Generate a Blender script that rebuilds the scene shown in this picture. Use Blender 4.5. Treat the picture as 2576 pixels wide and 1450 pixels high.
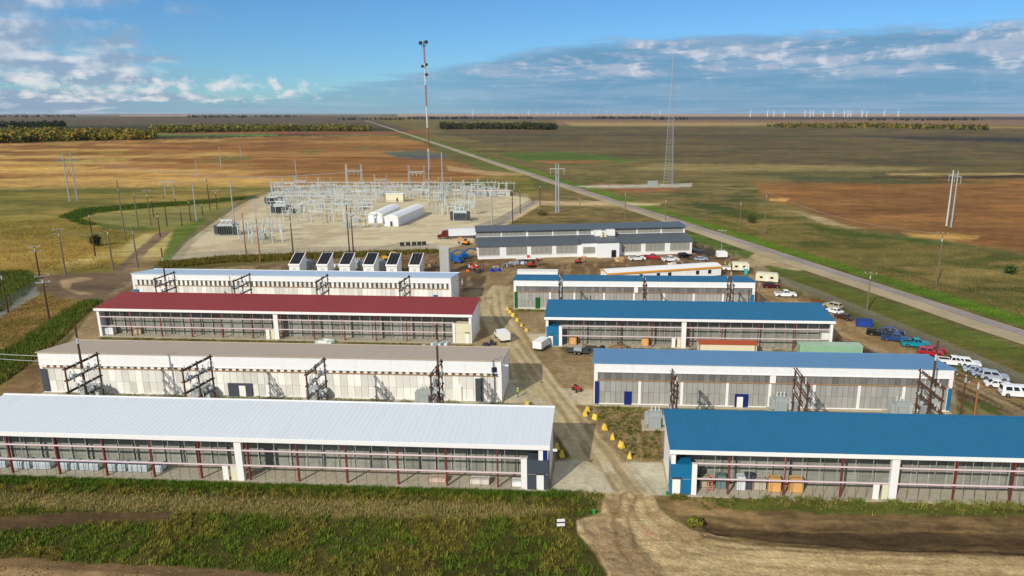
import bpy, bmesh, math, random
import numpy as np
from mathutils import Vector, Matrix

for o in list(bpy.data.objects):
    bpy.data.objects.remove(o)
S = bpy.context.scene
C = S.collection
rnd = random.Random(11)
PI = math.pi

# ------------------------------------------------------------------ camera
CAM_H, FPX, CX, CY, YH, PW = 50.0, 1800.0, 1410.0, 725.0, 285.0, 2576.0
PITCH = math.atan((CY - YH) / FPX)
cam = bpy.data.cameras.new('camera')
cam.sensor_width = 36
cam.lens = FPX / PW * 36
cam.shift_x = -(CX - PW / 2) / PW
cam.clip_start = 1
cam.clip_end = 120000
cam_o = bpy.data.objects.new('camera', cam)
C.objects.link(cam_o)
cam_o.location = (0, 0, CAM_H)
cam_o.rotation_euler = (PI / 2 - PITCH, 0, 0)
S.camera = cam_o

# ------------------------------------------------------------------ sun, exposure
SUN_EL = math.radians(31.2)
SUN_DIR = Vector((-0.512, -0.859, 0)).normalized()          # horizontal direction towards the sun
sv = Vector((SUN_DIR.x * math.cos(SUN_EL), SUN_DIR.y * math.cos(SUN_EL), math.sin(SUN_EL)))
sun = bpy.data.lights.new('sun', 'SUN')
sun.energy = 4.5
sun.angle = math.radians(0.55)
sun.color = (1.0, 0.94, 0.83)
sun_o = bpy.data.objects.new('sun', sun)
C.objects.link(sun_o)
sun_o.location = sv * 300
sun_o.rotation_euler = sv.to_track_quat('Z', 'Y').to_euler()
S.view_settings.view_transform = 'Standard'
S.view_settings.look = 'None'
S.view_settings.gamma = 1
S.view_settings.use_curve_mapping = False
S.view_settings.exposure = -0.29

# ------------------------------------------------------------------ node helpers
def srgb(c):
    f = lambda v: (v / 255 / 12.92) if v <= 10.3 else ((v / 255 + 0.055) / 1.055) ** 2.4
    return tuple(f(v) for v in c)

class NT:
    """small wrapper that wires shader nodes from python expressions"""
    def __init__(self, tree):
        self.t = tree
        tree.nodes.clear()
    def n(self, kind, **kw):
        nd = self.t.nodes.new(kind)
        for k, v in kw.items():
            setattr(nd, k, v)
        return nd
    def put(self, sock, v):
        if isinstance(v, bpy.types.NodeSocket):
            self.t.links.new(v, sock)
        elif v is not None:
            if hasattr(sock, 'default_value') and not isinstance(v, (int, float)) and len(sock.default_value) == 4 and len(v) == 3:
                v = (*v, 1)
            sock.default_value = v
    def m(self, op, a, b=None, c=None, clamp=False):
        nd = self.n('ShaderNodeMath', operation=op, use_clamp=clamp)
        for i, v in enumerate((a, b, c)):
            self.put(nd.inputs[i], v)
        return nd.outputs[0]
    def ss(self, v, a, b):
        nd = self.n('ShaderNodeMapRange', interpolation_type='SMOOTHSTEP')
        self.put(nd.inputs[0], v)
        nd.inputs[1].default_value = a
        nd.inputs[2].default_value = b
        return nd.outputs[0]
    def mix(self, f, a, b, bt='MIX'):
        nd = self.n('ShaderNodeMix', data_type='RGBA', blend_type=bt)
        self.put(nd.inputs[0], f)
        self.put(nd.inputs[6], a)
        self.put(nd.inputs[7], b)
        return nd.outputs[2]
    def noise(self, vec, scale, detail=4, rough=0.55, dist=0.0):
        nd = self.n('ShaderNodeTexNoise')
        self.put(nd.inputs['Vector'], vec)
        nd.inputs['Scale'].default_value = scale
        nd.inputs['Detail'].default_value = detail
        nd.inputs['Roughness'].default_value = rough
        nd.inputs['Distortion'].default_value = dist
        return nd.outputs[0]
    def xyz(self, x, y, z):
        nd = self.n('ShaderNodeCombineXYZ')
        for i, v in enumerate((x, y, z)):
            self.put(nd.inputs[i], v)
        return nd.outputs[0]

# ------------------------------------------------------------------ world: Nishita sky with cloud layers
W = bpy.data.worlds.new('World')
S.world = W
W.use_nodes = True
N = NT(W.node_tree)
sky = N.n('ShaderNodeTexSky', sky_type='NISHITA')
sky.sun_disc = False
sky.sun_elevation = SUN_EL
sky.sun_rotation = math.atan2(SUN_DIR.x, SUN_DIR.y)
sky.altitude = 600
sky.air_density = 1.0
sky.dust_density = 0.25
sky.ozone_density = 3.0
tc = N.n('ShaderNodeTexCoord')
sp = N.n('ShaderNodeSeparateXYZ')
N.put(sp.inputs[0], tc.outputs['Generated'])
dx, dy, dz = sp.outputs
az = N.m('MULTIPLY', N.m('ARCTAN2', dx, dy), 57.2958)
el = N.m('MULTIPLY', N.m('ARCSINE', dz), 57.2958)
elp = N.m('MAXIMUM', el, 0.0)
# cloud textures run flat along the horizon, as a deck seen from the side
deck = N.m('LOGARITHM', N.m('ADD', elp, 1.2), 2.71828)
def cv(kx, ky, off):
    return N.xyz(N.m('MULTIPLY', az, kx), N.m('MULTIPLY', deck, ky), off)
n_streak = N.noise(cv(.10, 4.6, 3.7), 1.0, 8, .62, .35)
n_tuft = N.noise(cv(.26, 5.6, 1.3), 1.0, 8, .62, .25)
n_puff = N.noise(cv(.75, 3.8, 9.1), 1.0, 7, .56, .1)
n_big = N.noise(cv(.16, 3.4, 5.2), 1.0, 7, .56, .35)
n_lit = N.noise(cv(.30, 4.2, 2.2), 1.0, 6, .52)
hazy = N.mix(N.ss(elp, 7, 40), (0.375, 0.628, 0.865), (0.86, 0.93, 0.98))
sky_c = N.mix(1.0, sky.outputs[0], hazy, 'MULTIPLY')
# stratus bank low in the sky: its upper edge climbs from left to right
edge = N.m('ADD', N.m('ADD', 1.1, N.m('MULTIPLY', N.ss(az, -26, 6), 4.3)), N.m('MULTIPLY', N.ss(az, 0, 40), .5))
wob = N.m('MULTIPLY', N.m('SUBTRACT', n_streak, 0.5), 3.0)
depth = N.m('SUBTRACT', N.m('ADD', edge, wob), elp)
bank = N.ss(depth, -0.25, 0.5)
bank = N.m('MULTIPLY', bank, N.m('ADD', 0.5, N.m('MULTIPLY', N.ss(az, -18, 2), 0.42)))
b_col = N.mix(N.ss(n_streak, .38, .66), (1.183, 2.562, 4.063), (2.037, 3.172, 4.636))
col = N.mix(bank, sky_c, b_col)
tz = N.m('MULTIPLY', N.ss(depth, -.1, .5), N.ss(N.m('SUBTRACT', elp, N.m('MULTIPLY', edge, .36)), 0.0, 1.1))
tuft = N.m('MULTIPLY', N.ss(N.m('ADD', n_tuft, N.m('MULTIPLY', N.m('SUBTRACT', n_streak, .5), .5)), .44, .62), tz)
tuft = N.m('MULTIPLY', tuft, N.ss(az, -16, 2))
col = N.mix(N.m('MULTIPLY', tuft, .9), col, N.mix(N.ss(n_puff, .46, .62), (3.257, 3.989, 5.124), (5.368, 5.612, 6.259)))
# broken cumulus on the left
left = N.ss(N.m('MULTIPLY', az, -1.0), 20, 37)
lc = N.ss(N.m('ADD', n_big, N.m('MULTIPLY', N.m('SUBTRACT', left, .5), .30)), .44, .66)
lc = N.m('MULTIPLY', lc, N.ss(left, .02, .5))
l_col = N.mix(N.ss(N.m('ADD', n_lit, N.m('MULTIPLY', N.m('SUBTRACT', n_puff, .5), .5)), .44, .72), (2.355, 3.172, 4.392), (6.344, 6.429, 6.747))
col = N.mix(N.m('MULTIPLY', lc, .8), col, l_col)
# small fair-weather puffs near the horizon
low = N.m('MULTIPLY', N.ss(elp, .5, 1.0), N.m('SUBTRACT', 1.0, N.ss(elp, 1.9, 3.0)))
pz = N.m('MULTIPLY', low, N.m('ADD', .12, N.m('MULTIPLY', N.ss(N.m('MULTIPLY', az, -1.0), 14, 27), .9)))
puff = N.m('MULTIPLY', N.ss(N.m('ADD', n_puff, N.m('MULTIPLY', pz, .12)), .54, .76), N.ss(pz, .02, .5))
col = N.mix(N.m('MULTIPLY', puff, .8), col, (6.503, 6.429, 6.503))
# unseen cumulus added overhead and behind to lift the shadows, a deck in plan
zz = N.m('ADD', N.m('MAXIMUM', dz, 0.0), .10)
over = N.noise(N.xyz(N.m('DIVIDE', dx, zz), N.m('DIVIDE', dy, zz), .4), 1.5, 6, .58)
cover = N.m('MULTIPLY', N.ss(over, .42, .56), N.ss(elp, 9, 17))
col = N.mix(N.m('MULTIPLY', cover, .74), col, N.mix(N.ss(over, .5, .7), (5.4, 5.4, 5.5), (4.0, 4.2, 4.6)))
bg = N.n('ShaderNodeBackground')
N.put(bg.inputs[0], col)
bg.inputs[1].default_value = 0.15
wo = N.n('ShaderNodeOutputWorld')
N.t.links.new(bg.outputs[0], wo.inputs[0])

# ------------------------------------------------------------------ image coordinate helpers: picture point <-> point in the place
cP, sP = math.cos(PITCH), math.sin(PITCH)
def ray(x, y):
    a, b = (x - CX) / FPX, (y - CY) / FPX
    return (a, cP - b * sP, -sP - b * cP)
def G(x, y, z=0.0):
    """ground position (or position at height z) of an image pixel"""
    r = ray(x, y)
    t = (z - CAM_H) / r[2]
    return (r[0] * t, r[1] * t)
def proj(X, Y, Z):
    d = Y * cP - (Z - CAM_H) * sP
    return CX + FPX * X / d, CY - FPX * (Y * sP + (Z - CAM_H) * cP) / d
def height_at(Y, py):
    r = ray(CX, py)
    return CAM_H + r[2] * Y / r[1]
def x_at(Y, px, Z=0.0):
    return (px - CX) / FPX * (Y * cP - (Z - CAM_H) * sP)

# ------------------------------------------------------------------ materials
MATS = {}
def mat(name, c, rough=0.6, metal=0.0, var=0.10, scale=0.6, spec=0.4, orand=0.0, bump=0.0, bscale=6.0, lin=False, streak=0.0, slope=0.0):
    """procedural paint / metal / wood: base colour broken by noise, optional vertical weather streaks and per-object tone"""
    if name in MATS:
        return MATS[name]
    m = bpy.data.materials.new(name)
    m.use_nodes = True
    n = NT(m.node_tree)
    b = n.n('ShaderNodeBsdfPrincipled')
    out = n.n('ShaderNodeOutputMaterial')
    n.t.links.new(b.outputs[0], out.inputs[0])
    base = c if lin else srgb(c)
    geo = n.n('ShaderNodeNewGeometry')
    pos = geo.outputs['Position']
    k = n.noise(pos, scale, 5, 0.6)
    f = n.m('ADD', 1 - var, n.m('MULTIPLY', k, 2 * var))
    if streak:
        mp = n.n('ShaderNodeVectorMath', operation='MULTIPLY')
        n.put(mp.inputs[0], pos)
        mp.inputs[1].default_value = (1, 1, 0.12)
        s = n.noise(mp.outputs[0], 2.2, 4, 0.6)
        f = n.m('MULTIPLY', f, n.m('SUBTRACT', 1 + streak * 0.4, n.m('MULTIPLY', n.ss(s, 0.45, 0.8), streak)))
    if slope:                                             # faint weathering run down a roof sheet, and per-sheet tone
        mp = n.n('ShaderNodeVectorMath', operation='MULTIPLY')
        n.put(mp.inputs[0], pos)
        mp.inputs[1].default_value = (1, .07, .3)
        f = n.m('MULTIPLY', f, n.m('ADD', 1 - slope, n.m('MULTIPLY', n.noise(mp.outputs[0], .9, 5, .65), 2 * slope)))
    if orand:
        oi = n.n('ShaderNodeObjectInfo')
        f = n.m('MULTIPLY', f, n.m('ADD', 1 - orand, n.m('MULTIPLY', oi.outputs['Random'], 2 * orand)))
    col = n.mix(1.0, base, n.xyz(f, f, f), 'MULTIPLY')
    n.put(b.inputs['Base Color'], col)
    b.inputs['Roughness'].default_value = rough
    b.inputs['Metallic'].default_value = metal
    b.inputs['Specular IOR Level'].default_value = spec
    if bump:
        bp = n.n('ShaderNodeBump')
        bp.inputs['Strength'].default_value = bump
        bp.inputs['Distance'].default_value = 0.1
        n.put(bp.inputs['Height'], n.noise(pos, bscale, 4, 0.6))
        n.t.links.new(bp.outputs[0], b.inputs['Normal'])
    MATS[name] = m
    return m

def attr_mat(name, rough=0.95, amp=0.22, scales=((0.03, 0.5), (0.35, 0.6), (2.2, 0.7)), bump=0.35, bscale=2.0, spec=0.12, stretch=0):
    """soil / grass material: colours stored on the mesh, broken up by noise at several sizes"""
    m = bpy.data.materials.new(name)
    m.use_nodes = True
    n = NT(m.node_tree)
    b = n.n('ShaderNodeBsdfPrincipled')
    out = n.n('ShaderNodeOutputMaterial')
    n.t.links.new(b.outputs[0], out.inputs[0])
    at = n.n('ShaderNodeAttribute', attribute_name='soil')
    geo = n.n('ShaderNodeNewGeometry')
    pos = geo.outputs['Position']
    f = None
    vec = pos
    if stretch:
        vm = n.n('ShaderNodeVectorMath', operation='MULTIPLY')
        n.put(vm.inputs[0], pos)
        vm.inputs[1].default_value = (stretch, 1, 1)
        vec = vm.outputs[0]
    for s, w in scales:
        k = n.m('ADD', 1 - amp * w, n.m('MULTIPLY', n.ss(n.noise(vec, s, 6, 0.62), .28, .72), 2 * amp * w))
        f = k if f is None else n.m('MULTIPLY', f, k)
    col = n.mix(1.0, at.outputs[0], n.xyz(f, f, n.m('MULTIPLY', f, 1.0)), 'MULTIPLY')
    n.put(b.inputs['Base Color'], col)
    b.inputs['Roughness'].default_value = rough
    b.inputs['Specular IOR Level'].default_value = spec
    if bump:
        bp = n.n('ShaderNodeBump')
        bp.inputs['Strength'].default_value = bump
        bp.inputs['Distance'].default_value = 0.25
        n.put(bp.inputs['Height'], n.noise(pos, bscale, 5, 0.65))
        n.t.links.new(bp.outputs[0], b.inputs['Normal'])
    return m

# ------------------------------------------------------------------ mesh helpers
class MB:
    def __init__(self):
        self.v, self.f = [], []
    def add(self, vs, fs):
        k = len(self.v)
        self.v += [tuple(p) for p in vs]
        self.f += [tuple(i + k for i in f) for f in fs]
        return self
    def box(self, x0, y0, z0, x1, y1, z1):
        return self.add([(x0, y0, z0), (x1, y0, z0), (x1, y1, z0), (x0, y1, z0), (x0, y0, z1), (x1, y0, z1), (x1, y1, z1), (x0, y1, z1)],
                        [(0, 3, 2, 1), (4, 5, 6, 7), (0, 1, 5, 4), (1, 2, 6, 5), (2, 3, 7, 6), (3, 0, 4, 7)])
    def bar(self, p, q, w, h=None):
        p, q = Vector(p), Vector(q)
        h = h or w
        d = (q - p).normalized()
        a = d.cross(Vector((0, 0, 1)))
        a = Vector((1, 0, 0)) if a.length < 1e-4 else a.normalized()
        b = d.cross(a)
        vs = []
        for e in (p, q):
            for s, t in ((-1, -1), (1, -1), (1, 1), (-1, 1)):
                vs.append(e + a * (s * w / 2) + b * (t * h / 2))
        return self.add(vs, [(3, 2, 1, 0), (4, 5, 6, 7), (0, 1, 5, 4), (1, 2, 6, 5), (2, 3, 7, 6), (3, 0, 4, 7)])
    def tube(self, p, q, r0, r1=None, n=8):
        p, q = Vector(p), Vector(q)
        r1 = r0 if r1 is None else r1
        d = (q - p).normalized()
        a = d.cross(Vector((0, 0, 1)))
        a = Vector((1, 0, 0)) if a.length < 1e-4 else a.normalized()
        b = d.cross(a)
        vs = []
        for e, r in ((p, r0), (q, r1)):
            for i in range(n):
                t = 2 * PI * i / n
                vs.append(e + a * (r * math.cos(t)) + b * (r * math.sin(t)))
        fs = [(i, (i + 1) % n, n + (i + 1) % n, n + i) for i in range(n)]
        fs += [tuple(reversed(range(n))), tuple(range(n, 2 * n))]
        return self.add(vs, fs)
    def prism_x(self, prof, x0, x1):
        """profile of (y, z) points extruded along x"""
        n = len(prof)
        vs = [(x0, y, z) for y, z in prof] + [(x1, y, z) for y, z in prof]
        return self.add(vs, [(i, (i + 1) % n, n + (i + 1) % n, n + i) for i in range(n)] + [tuple(reversed(range(n))), tuple(range(n, 2 * n))])
    def prism_y(self, prof, y0, y1):
        """profile of (x, z) points extruded along y"""
        n = len(prof)
        vs = [(x, y0, z) for x, z in prof] + [(x, y1, z) for x, z in prof]
        return self.add(vs, [(i, n + i, n + (i + 1) % n, (i + 1) % n) for i in range(n)] + [tuple(range(n)), tuple(reversed(range(n, 2 * n)))])
    def loft(self, rings):
        n = len(rings[0])
        vs = [p for r in rings for p in r]
        fs = []
        for k in range(len(rings) - 1):
            for i in range(n):
                j = (i + 1) % n
                fs.append((k * n + i, k * n + j, (k + 1) * n + j, (k + 1) * n + i))
        fs += [tuple(reversed(range(n))), tuple(range((len(rings) - 1) * n, len(rings) * n))]
        return self.add(vs, fs)
    def mesh(self, name, m=None, smooth=False):
        me = bpy.data.meshes.new(name)
        me.from_pydata(self.v, [], self.f)
        bm = bmesh.new()
        bm.from_mesh(me)
        bmesh.ops.recalc_face_normals(bm, faces=bm.faces)
        bm.to_mesh(me)
        bm.free()
        if m:
            me.materials.append(m)
        if smooth:
            me.polygons.foreach_set('use_smooth', [True] * len(me.polygons))
        return me

def obj(name, me, parent=None, loc=(0, 0, 0), rot=(0, 0, 0), scale=(1, 1, 1)):
    o = bpy.data.objects.new(name, me)
    C.objects.link(o)
    o.parent = parent
    o.location, o.rotation_euler, o.scale = loc, rot, scale
    return o
def part(name, mb, m, parent=None, smooth=False, **kw):
    return obj(name, mb.mesh(name, m, smooth), parent, **kw)
UNIT = {}
def pbox(name, m, parent, x0, y0, z0, x1, y1, z1):
    """box piece; alike pieces share one mesh per material"""
    if m.name not in UNIT:
        UNIT[m.name] = MB().box(-.5, -.5, -.5, .5, .5, .5).mesh('piece_' + m.name, m)
    return obj(name, UNIT[m.name], parent, ((x0 + x1) / 2, (y0 + y1) / 2, (z0 + z1) / 2), (0, 0, 0), (abs(x1 - x0), abs(y1 - y0), abs(z1 - z0)))
def tag(o, label, cat, group=None):
    o['label'], o['category'] = label, cat
    if group:
        o['group'] = group
    return o
def thing(name, label, cat, loc=(0, 0, 0), rz=0.0, group=None):
    o = bpy.data.objects.new(name, None)
    o.empty_display_size = 0.3
    C.objects.link(o)
    o.location = loc if len(loc) == 3 else (loc[0], loc[1], 0)
    o.rotation_euler = (0, 0, rz)
    return tag(o, label, cat, group)
KIDS = {}
def kids(o):
    return [c for c in C.objects if c.parent == o]
def clone(root, loc, rz=0.0, label=None, group=None, tree=None, scale=1.0):
    """copy of a thing with copies of its parts and their sub-parts; shares the meshes"""
    if root.name not in KIDS:
        KIDS[root.name] = [(c, kids(c)) for c in kids(root)]
    r = root.copy()
    C.objects.link(r)
    r.location = loc if len(loc) == 3 else (loc[0], loc[1], 0)
    r.rotation_euler = (0, 0, rz)
    r.scale = (scale,) * 3
    if label:
        r['label'] = label
    if group:
        r['group'] = group
    for c, gs in KIDS[root.name]:
        d = c.copy()
        C.objects.link(d)
        d.parent = r
        for g in gs:
            e = g.copy()
            C.objects.link(e)
            e.parent = d
    return r
class Copies:
    """first use moves the built original, later uses copy it"""
    def __init__(self, root):
        self.root, self.used = root, False
    def at(self, loc, rz=0.0, label=None, group=None, scale=1.0):
        if not self.used:
            self.used = True
            r = self.root
            if r.name not in KIDS:
                KIDS[r.name] = [(c, kids(c)) for c in kids(r)]
            r.location = loc if len(loc) == 3 else (loc[0], loc[1], 0)
            r.rotation_euler = (0, 0, rz)
            r.scale = (scale,) * 3
            if label: r['label'] = label
            if group: r['group'] = group
            return r
        return clone(self.root, loc, rz, label, group, scale=scale)
# ================================================================== GROUND
def vhash(ix, iy, seed):
    h = (ix.astype(np.int64) * 374761393 + iy.astype(np.int64) * 668265263 + seed * 974711) & 0xFFFFFFFF
    h = ((h ^ (h >> 13)) * 1274126177) & 0xFFFFFFFF
    return ((h ^ (h >> 16)) & 0xFFFF) / 65535.0
def vnoise(x, y, seed=0):
    ix, iy = np.floor(x), np.floor(y)
    fx, fy = x - ix, y - iy
    fx, fy = fx * fx * (3 - 2 * fx), fy * fy * (3 - 2 * fy)
    a, b = vhash(ix, iy, seed), vhash(ix + 1, iy, seed)
    c, d = vhash(ix, iy + 1, seed), vhash(ix + 1, iy + 1, seed)
    return (a + (b - a) * fx) * (1 - fy) + (c + (d - c) * fx) * fy
def fbm(x, y, o=4, seed=0):
    s, a, t = 0, 1.0, 0
    for k in range(o):
        s = s + a * vnoise(x, y, seed + k * 17)
        t += a
        a *= 0.5
        x, y = x * 2.03 + 11.3, y * 2.03 + 5.7
    return s / t
def signed(px, py, pts):
    """signed distance to a polygon (positive inside)"""
    d = np.full(px.shape, 1e9)
    ins = np.zeros(px.shape, bool)
    n = len(pts)
    for i in range(n):
        x0, y0 = pts[i]
        x1, y1 = pts[(i + 1) % n]
        ex, ey = x1 - x0, y1 - y0
        t = np.clip(((px - x0) * ex + (py - y0) * ey) / (ex * ex + ey * ey + 1e-9), 0, 1)
        d = np.minimum(d, (px - x0 - t * ex) ** 2 + (py - y0 - t * ey) ** 2)
        if y0 != y1:
            c = ((y0 > py) != (y1 > py)) & (px < ex * (py - y0) / (y1 - y0) + x0)
            ins ^= c
    d = np.sqrt(d)
    return np.where(ins, d, -d)

# polar sheet round the site, finer near by and coarser towards the horizon
ROWS = list(np.arange(1690, 300, -3.0)) + [300 - k * 0.9 for k in range(16)]
dep = PITCH + np.arctan((np.array(ROWS) - CY) / FPX)
rad = CAM_H / np.tan(dep)
rad = np.append(rad[rad > 0], [45000.0])
rad = np.sort(np.unique(rad[rad < 45001]))
AZ = np.radians(np.arange(-48, 44.01, 0.115))
nr, na = len(rad), len(AZ)
RR, AA = np.meshgrid(rad, AZ, indexing='ij')
GX, GY = (RR * np.sin(AA)).ravel(), (RR * np.cos(AA)).ravel()
dd = GY * cP + CAM_H * sP
MX, MY = CX + FPX * GX / dd, CY - FPX * (GY * sP - CAM_H * cP) / dd   # every ground point projected into this camera's image pixels

HW_A, HW_B = np.array(G(1290, 425)), np.array(G(2193, 722))
HW_D = (HW_A - HW_B) / np.linalg.norm(HW_A - HW_B)
HW_N = np.array([HW_D[1], -HW_D[0]])
hw_s = (GX - HW_B[0]) * HW_N[0] + (GY - HW_B[1]) * HW_N[1]             # metres to the far side (right) of the highway
dist = np.hypot(GX, GY)

col = np.zeros((GX.size, 3))
def paint(mask, c):
    global col
    c = np.array(srgb(c)) * (1.02, 1.0, .92)
    c = np.clip(c.mean() + (c - c.mean()) * .98, .004, 1)
    col = col * (1 - mask[:, None]) + c * mask[:, None]
def region(pts, soft=6.0, rag=0.0, seed=3, amount=1.0, freq=0.05):
    xs, ys = [p[0] for p in pts], [p[1] for p in pts]
    pad = soft + rag + 4
    sel = (MX > min(xs) - pad) & (MX < max(xs) + pad) & (MY > min(ys) - pad) & (MY < max(ys) + pad)
    out = np.zeros(GX.size)
    if sel.any():
        s = signed(MX[sel], MY[sel], pts)
        if rag:
            s = s + (fbm(GX[sel] * freq * 4, GY[sel] * freq * 4, 4, seed) - 0.5) * 2 * rag
        out[sel] = np.clip(s / soft + 0.5, 0, 1) * amount
    return out
def poly(pts, c, soft=6.0, rag=0.0, seed=3, amount=1.0, freq=0.05):
    m = region(pts, soft, rag, seed, amount, freq)
    paint(m, c)
    return m
nA = fbm(GX / 60, GY / 60, 5, 1)
nB = fbm(GX / 14, GY / 14, 5, 2)
nC = fbm(GX / 3.5, GY / 3.5, 4, 5)
nL = fbm(GX / 220, GY / 70, 5, 9)           # long drifts across the fields
sm = lambda v, a, b: np.clip((v - a) / (b - a), 0, 1)
# open prairie
paint(np.ones(GX.size), (112, 100, 58))
paint(sm(nL, .45, .65) * .6, (90, 86, 46))
paint(sm(nA, .52, .7) * .5, (138, 120, 72))
# far right plain
poly([(1000, 280), (3400, 280), (3400, 294.5), (1000, 294)], (172, 142, 116), 2, 1.0)
poly([(1050, 294), (3400, 294.5), (3400, 303), (1050, 301)], (78, 72, 78), 3, 1.0)  # dark band: tree shade put into the ground colour
poly([(1400, 302), (3400, 303), (3400, 318), (1400, 316)], (136, 106, 80), 4, 1.5)
poly([(1420, 309), (2000, 310), (1900, 316), (1440, 318)], (164, 142, 92), 3, 1)
poly([(2330, 320), (3400, 322), (3400, 334), (2400, 330)], (176, 150, 92), 3, 1)
m = poly([(1090, 318), (3400, 326), (3400, 440), (2000, 428), (1500, 400), (1280, 370), (1130, 338)], (98, 83, 58), 5, 2)
paint(m * sm(nL, .5, .68) * .6, (118, 101, 70))
paint(m * sm(fbm(GX / 160, GY / 45, 4, 31), .5, .64) * .7, (80, 76, 46))
paint(m * sm(fbm(GX / 90, GY / 60, 4, 33), .54, .66) * .6, (112, 102, 58))
paint(m * sm(fbm(GX / 120, GY / 30, 4, 35), .58, .68) * .5, (74, 80, 44))
poly([(1090, 337), (2600, 343), (2600, 347), (1100, 341)], (76, 72, 52), 3, 1, amount=.8)
poly([(2150, 343), (2400, 347), (3400, 356), (3400, 362), (2576, 358), (2300, 352)], (58, 56, 56), 3, 1)
poly([(1650, 412), (1900, 414), (2350, 422), (2300, 430), (1800, 432), (1560, 428)], (142, 126, 80), 5, 3)
poly([(1240, 386), (1420, 382), (1600, 402), (1560, 410), (1330, 408)], (84, 104, 42), 4, 4)
poly([(1330, 405), (1520, 405), (1560, 408), (1400, 412)], (150, 100, 60), 2, 1)
# rust coloured stubble on the right
m = poly([(1895, 462), (2100, 455), (2350, 450), (2576, 455), (3400, 470), (3400, 690), (2576, 635), (2440, 615), (2250, 585), (2150, 575), (2010, 520), (1930, 500), (1900, 480)], (136, 97, 52), 14, 10)
paint(m * sm(fbm(GX / 70, GY / 26, 5, 41), .5, .7) * .55, (118, 78, 42))
paint(m * sm(fbm(GX / 50, GY / 20, 5, 43), .56, .72) * .45, (172, 118, 62))
poly([(2270, 585), (2400, 590), (2460, 598), (2400, 607), (2290, 600)], (200, 156, 84), 9, 7, amount=.8)
poly([(1935, 499), (1985, 500), (1975, 508), (1935, 507)], (200, 150, 80), 5, 3)
poly([(2230, 437), (2576, 436), (3400, 440), (3400, 446), (2576, 441), (2240, 441)], (182, 156, 102), 3, 1)
poly([(2190, 443), (2330, 447), (2576, 440), (3400, 444), (3400, 452), (2576, 448), (2300, 452), (2200, 449)], (62, 52, 40), 3, 1.5)
poly([(1930, 440), (2200, 448), (2500, 460), (2300, 464), (2000, 458)], (82, 84, 48), 5, 4)
poly([(1910, 514), (1990, 530), (2060, 545), (2120, 565), (2185, 581), (2160, 586), (2090, 573), (2030, 551), (1960, 534), (1905, 523)], (172, 152, 112), 6, 3)
m = poly([(1420, 432), (1900, 470), (1930, 505), (2060, 560), (2250, 592), (2576, 640), (3400, 800), (3400, 1300), (2576, 830), (2000, 640), (1700, 550), (1480, 470)], (118, 106, 60), 8, 5, amount=.9)
paint(m * sm(fbm(GX / 16, GY / 10, 5, 51), .46, .6) * .85, (70, 80, 34))
paint(m * sm(fbm(GX / 22, GY / 12, 5, 53), .52, .66) * .7, (144, 124, 76))
poly([(2020, 560), (2100, 575), (2200, 588), (2330, 600), (2450, 622), (2300, 612), (2150, 600), (2060, 580)], (74, 88, 36), 8, 6)
poly([(1730, 505), (1850, 525), (1960, 548), (1900, 552), (1780, 530)], (74, 84, 40), 8, 6)
poly([(1480, 462), (1700, 468), (1720, 480), (1600, 486), (1500, 476)], (140, 96, 58), 6, 5)
# grass verges of the highway
near_hw = dist < 2600
for a, b, c, am in ((5, 16, (88, 114, 30), .95), (7, 12, (80, 116, 22), .85), (-15, -7, (86, 110, 34), .75), (14, 22, (110, 98, 52), .6), (20, 25, (72, 84, 34), .6), (-20, -9, (92, 100, 42), .8), (-32, -18, (100, 96, 46), .7)):
    w = np.clip((hw_s - a + (nB - .5) * 5) / 2.5, 0, 1) * np.clip((b - hw_s + (nA - .5) * 6) / 2.5, 0, 1)
    paint(w * am * near_hw * sm(nB, .12, .35), c)
# left plain
poly([(-700, 286), (960, 286), (960, 295), (-700, 294)], (128, 112, 92), 3, 1.5)
poly([(300, 290), (480, 290), (480, 294), (300, 294)], (196, 160, 128), 2, 1)
m = poly([(-700, 294), (900, 292), (1030, 325), (900, 326), (-700, 332)], (92, 81, 64), 4, 1)
paint(m * sm(nL, .5, .68) * .5, (110, 96, 74))
poly([(-700, 318), (900, 316), (1030, 330), (400, 360), (-700, 362)], (62, 62, 38), 3, 1)
poly([(380, 331), (1060, 331), (1070, 337), (380, 338)], (140, 86, 56), 2, 1)
poly([(380, 337), (700, 337), (700, 342), (380, 343)], (94, 118, 58), 2, 1)
m = poly([(-700, 362), (0, 361), (400, 352), (700, 345), (1000, 345), (1060, 360), (1120, 400), (1230, 440), (1180, 462), (900, 470), (600, 475), (400, 472), (0, 482), (-700, 500)], (160, 112, 58), 5, 3)
st = fbm(GX / 380, GY / 46, 5, 61)
paint(m * sm(st, .44, .58) * .85, (194, 156, 88))
paint(m * sm(fbm(GX / 300, GY / 50, 5, 63), .5, .6) * .85, (122, 82, 42))
paint(m * sm(fbm(GX / 200, GY / 34, 5, 67), .58, .68) * .6, (150, 132, 62))
m2 = region([(560, 350), (1080, 345), (1240, 440), (1180, 470), (800, 470), (640, 430)], 40, 10)
paint(m * m2 * .7, (134, 90, 48))
paint(m * m2 * sm(st, .5, .62) * .5, (176, 130, 70))
for q, c in (([(510, 402), (560, 396), (620, 394), (640, 399), (570, 404)], (92, 104, 48)), ([(740, 382), (800, 378), (830, 382), (780, 387)], (96, 104, 52)), ([(880, 372), (940, 368), (960, 373), (900, 377)], (110, 108, 56)),
             ([(150, 405), (280, 399), (330, 403), (180, 411)], (176, 158, 80)), ([(-100, 425), (120, 418), (260, 421), (60, 431)], (206, 168, 88)), ([(300, 440), (520, 432), (640, 438), (420, 446)], (196, 150, 78)), ([(80, 505), (300, 492), (420, 498), (200, 512)], (100, 104, 46)), ([(-60, 540), (100, 530), (160, 538), (20, 548)], (104, 104, 46))):
    poly(q, c, 5, 4, amount=.85)
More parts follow.
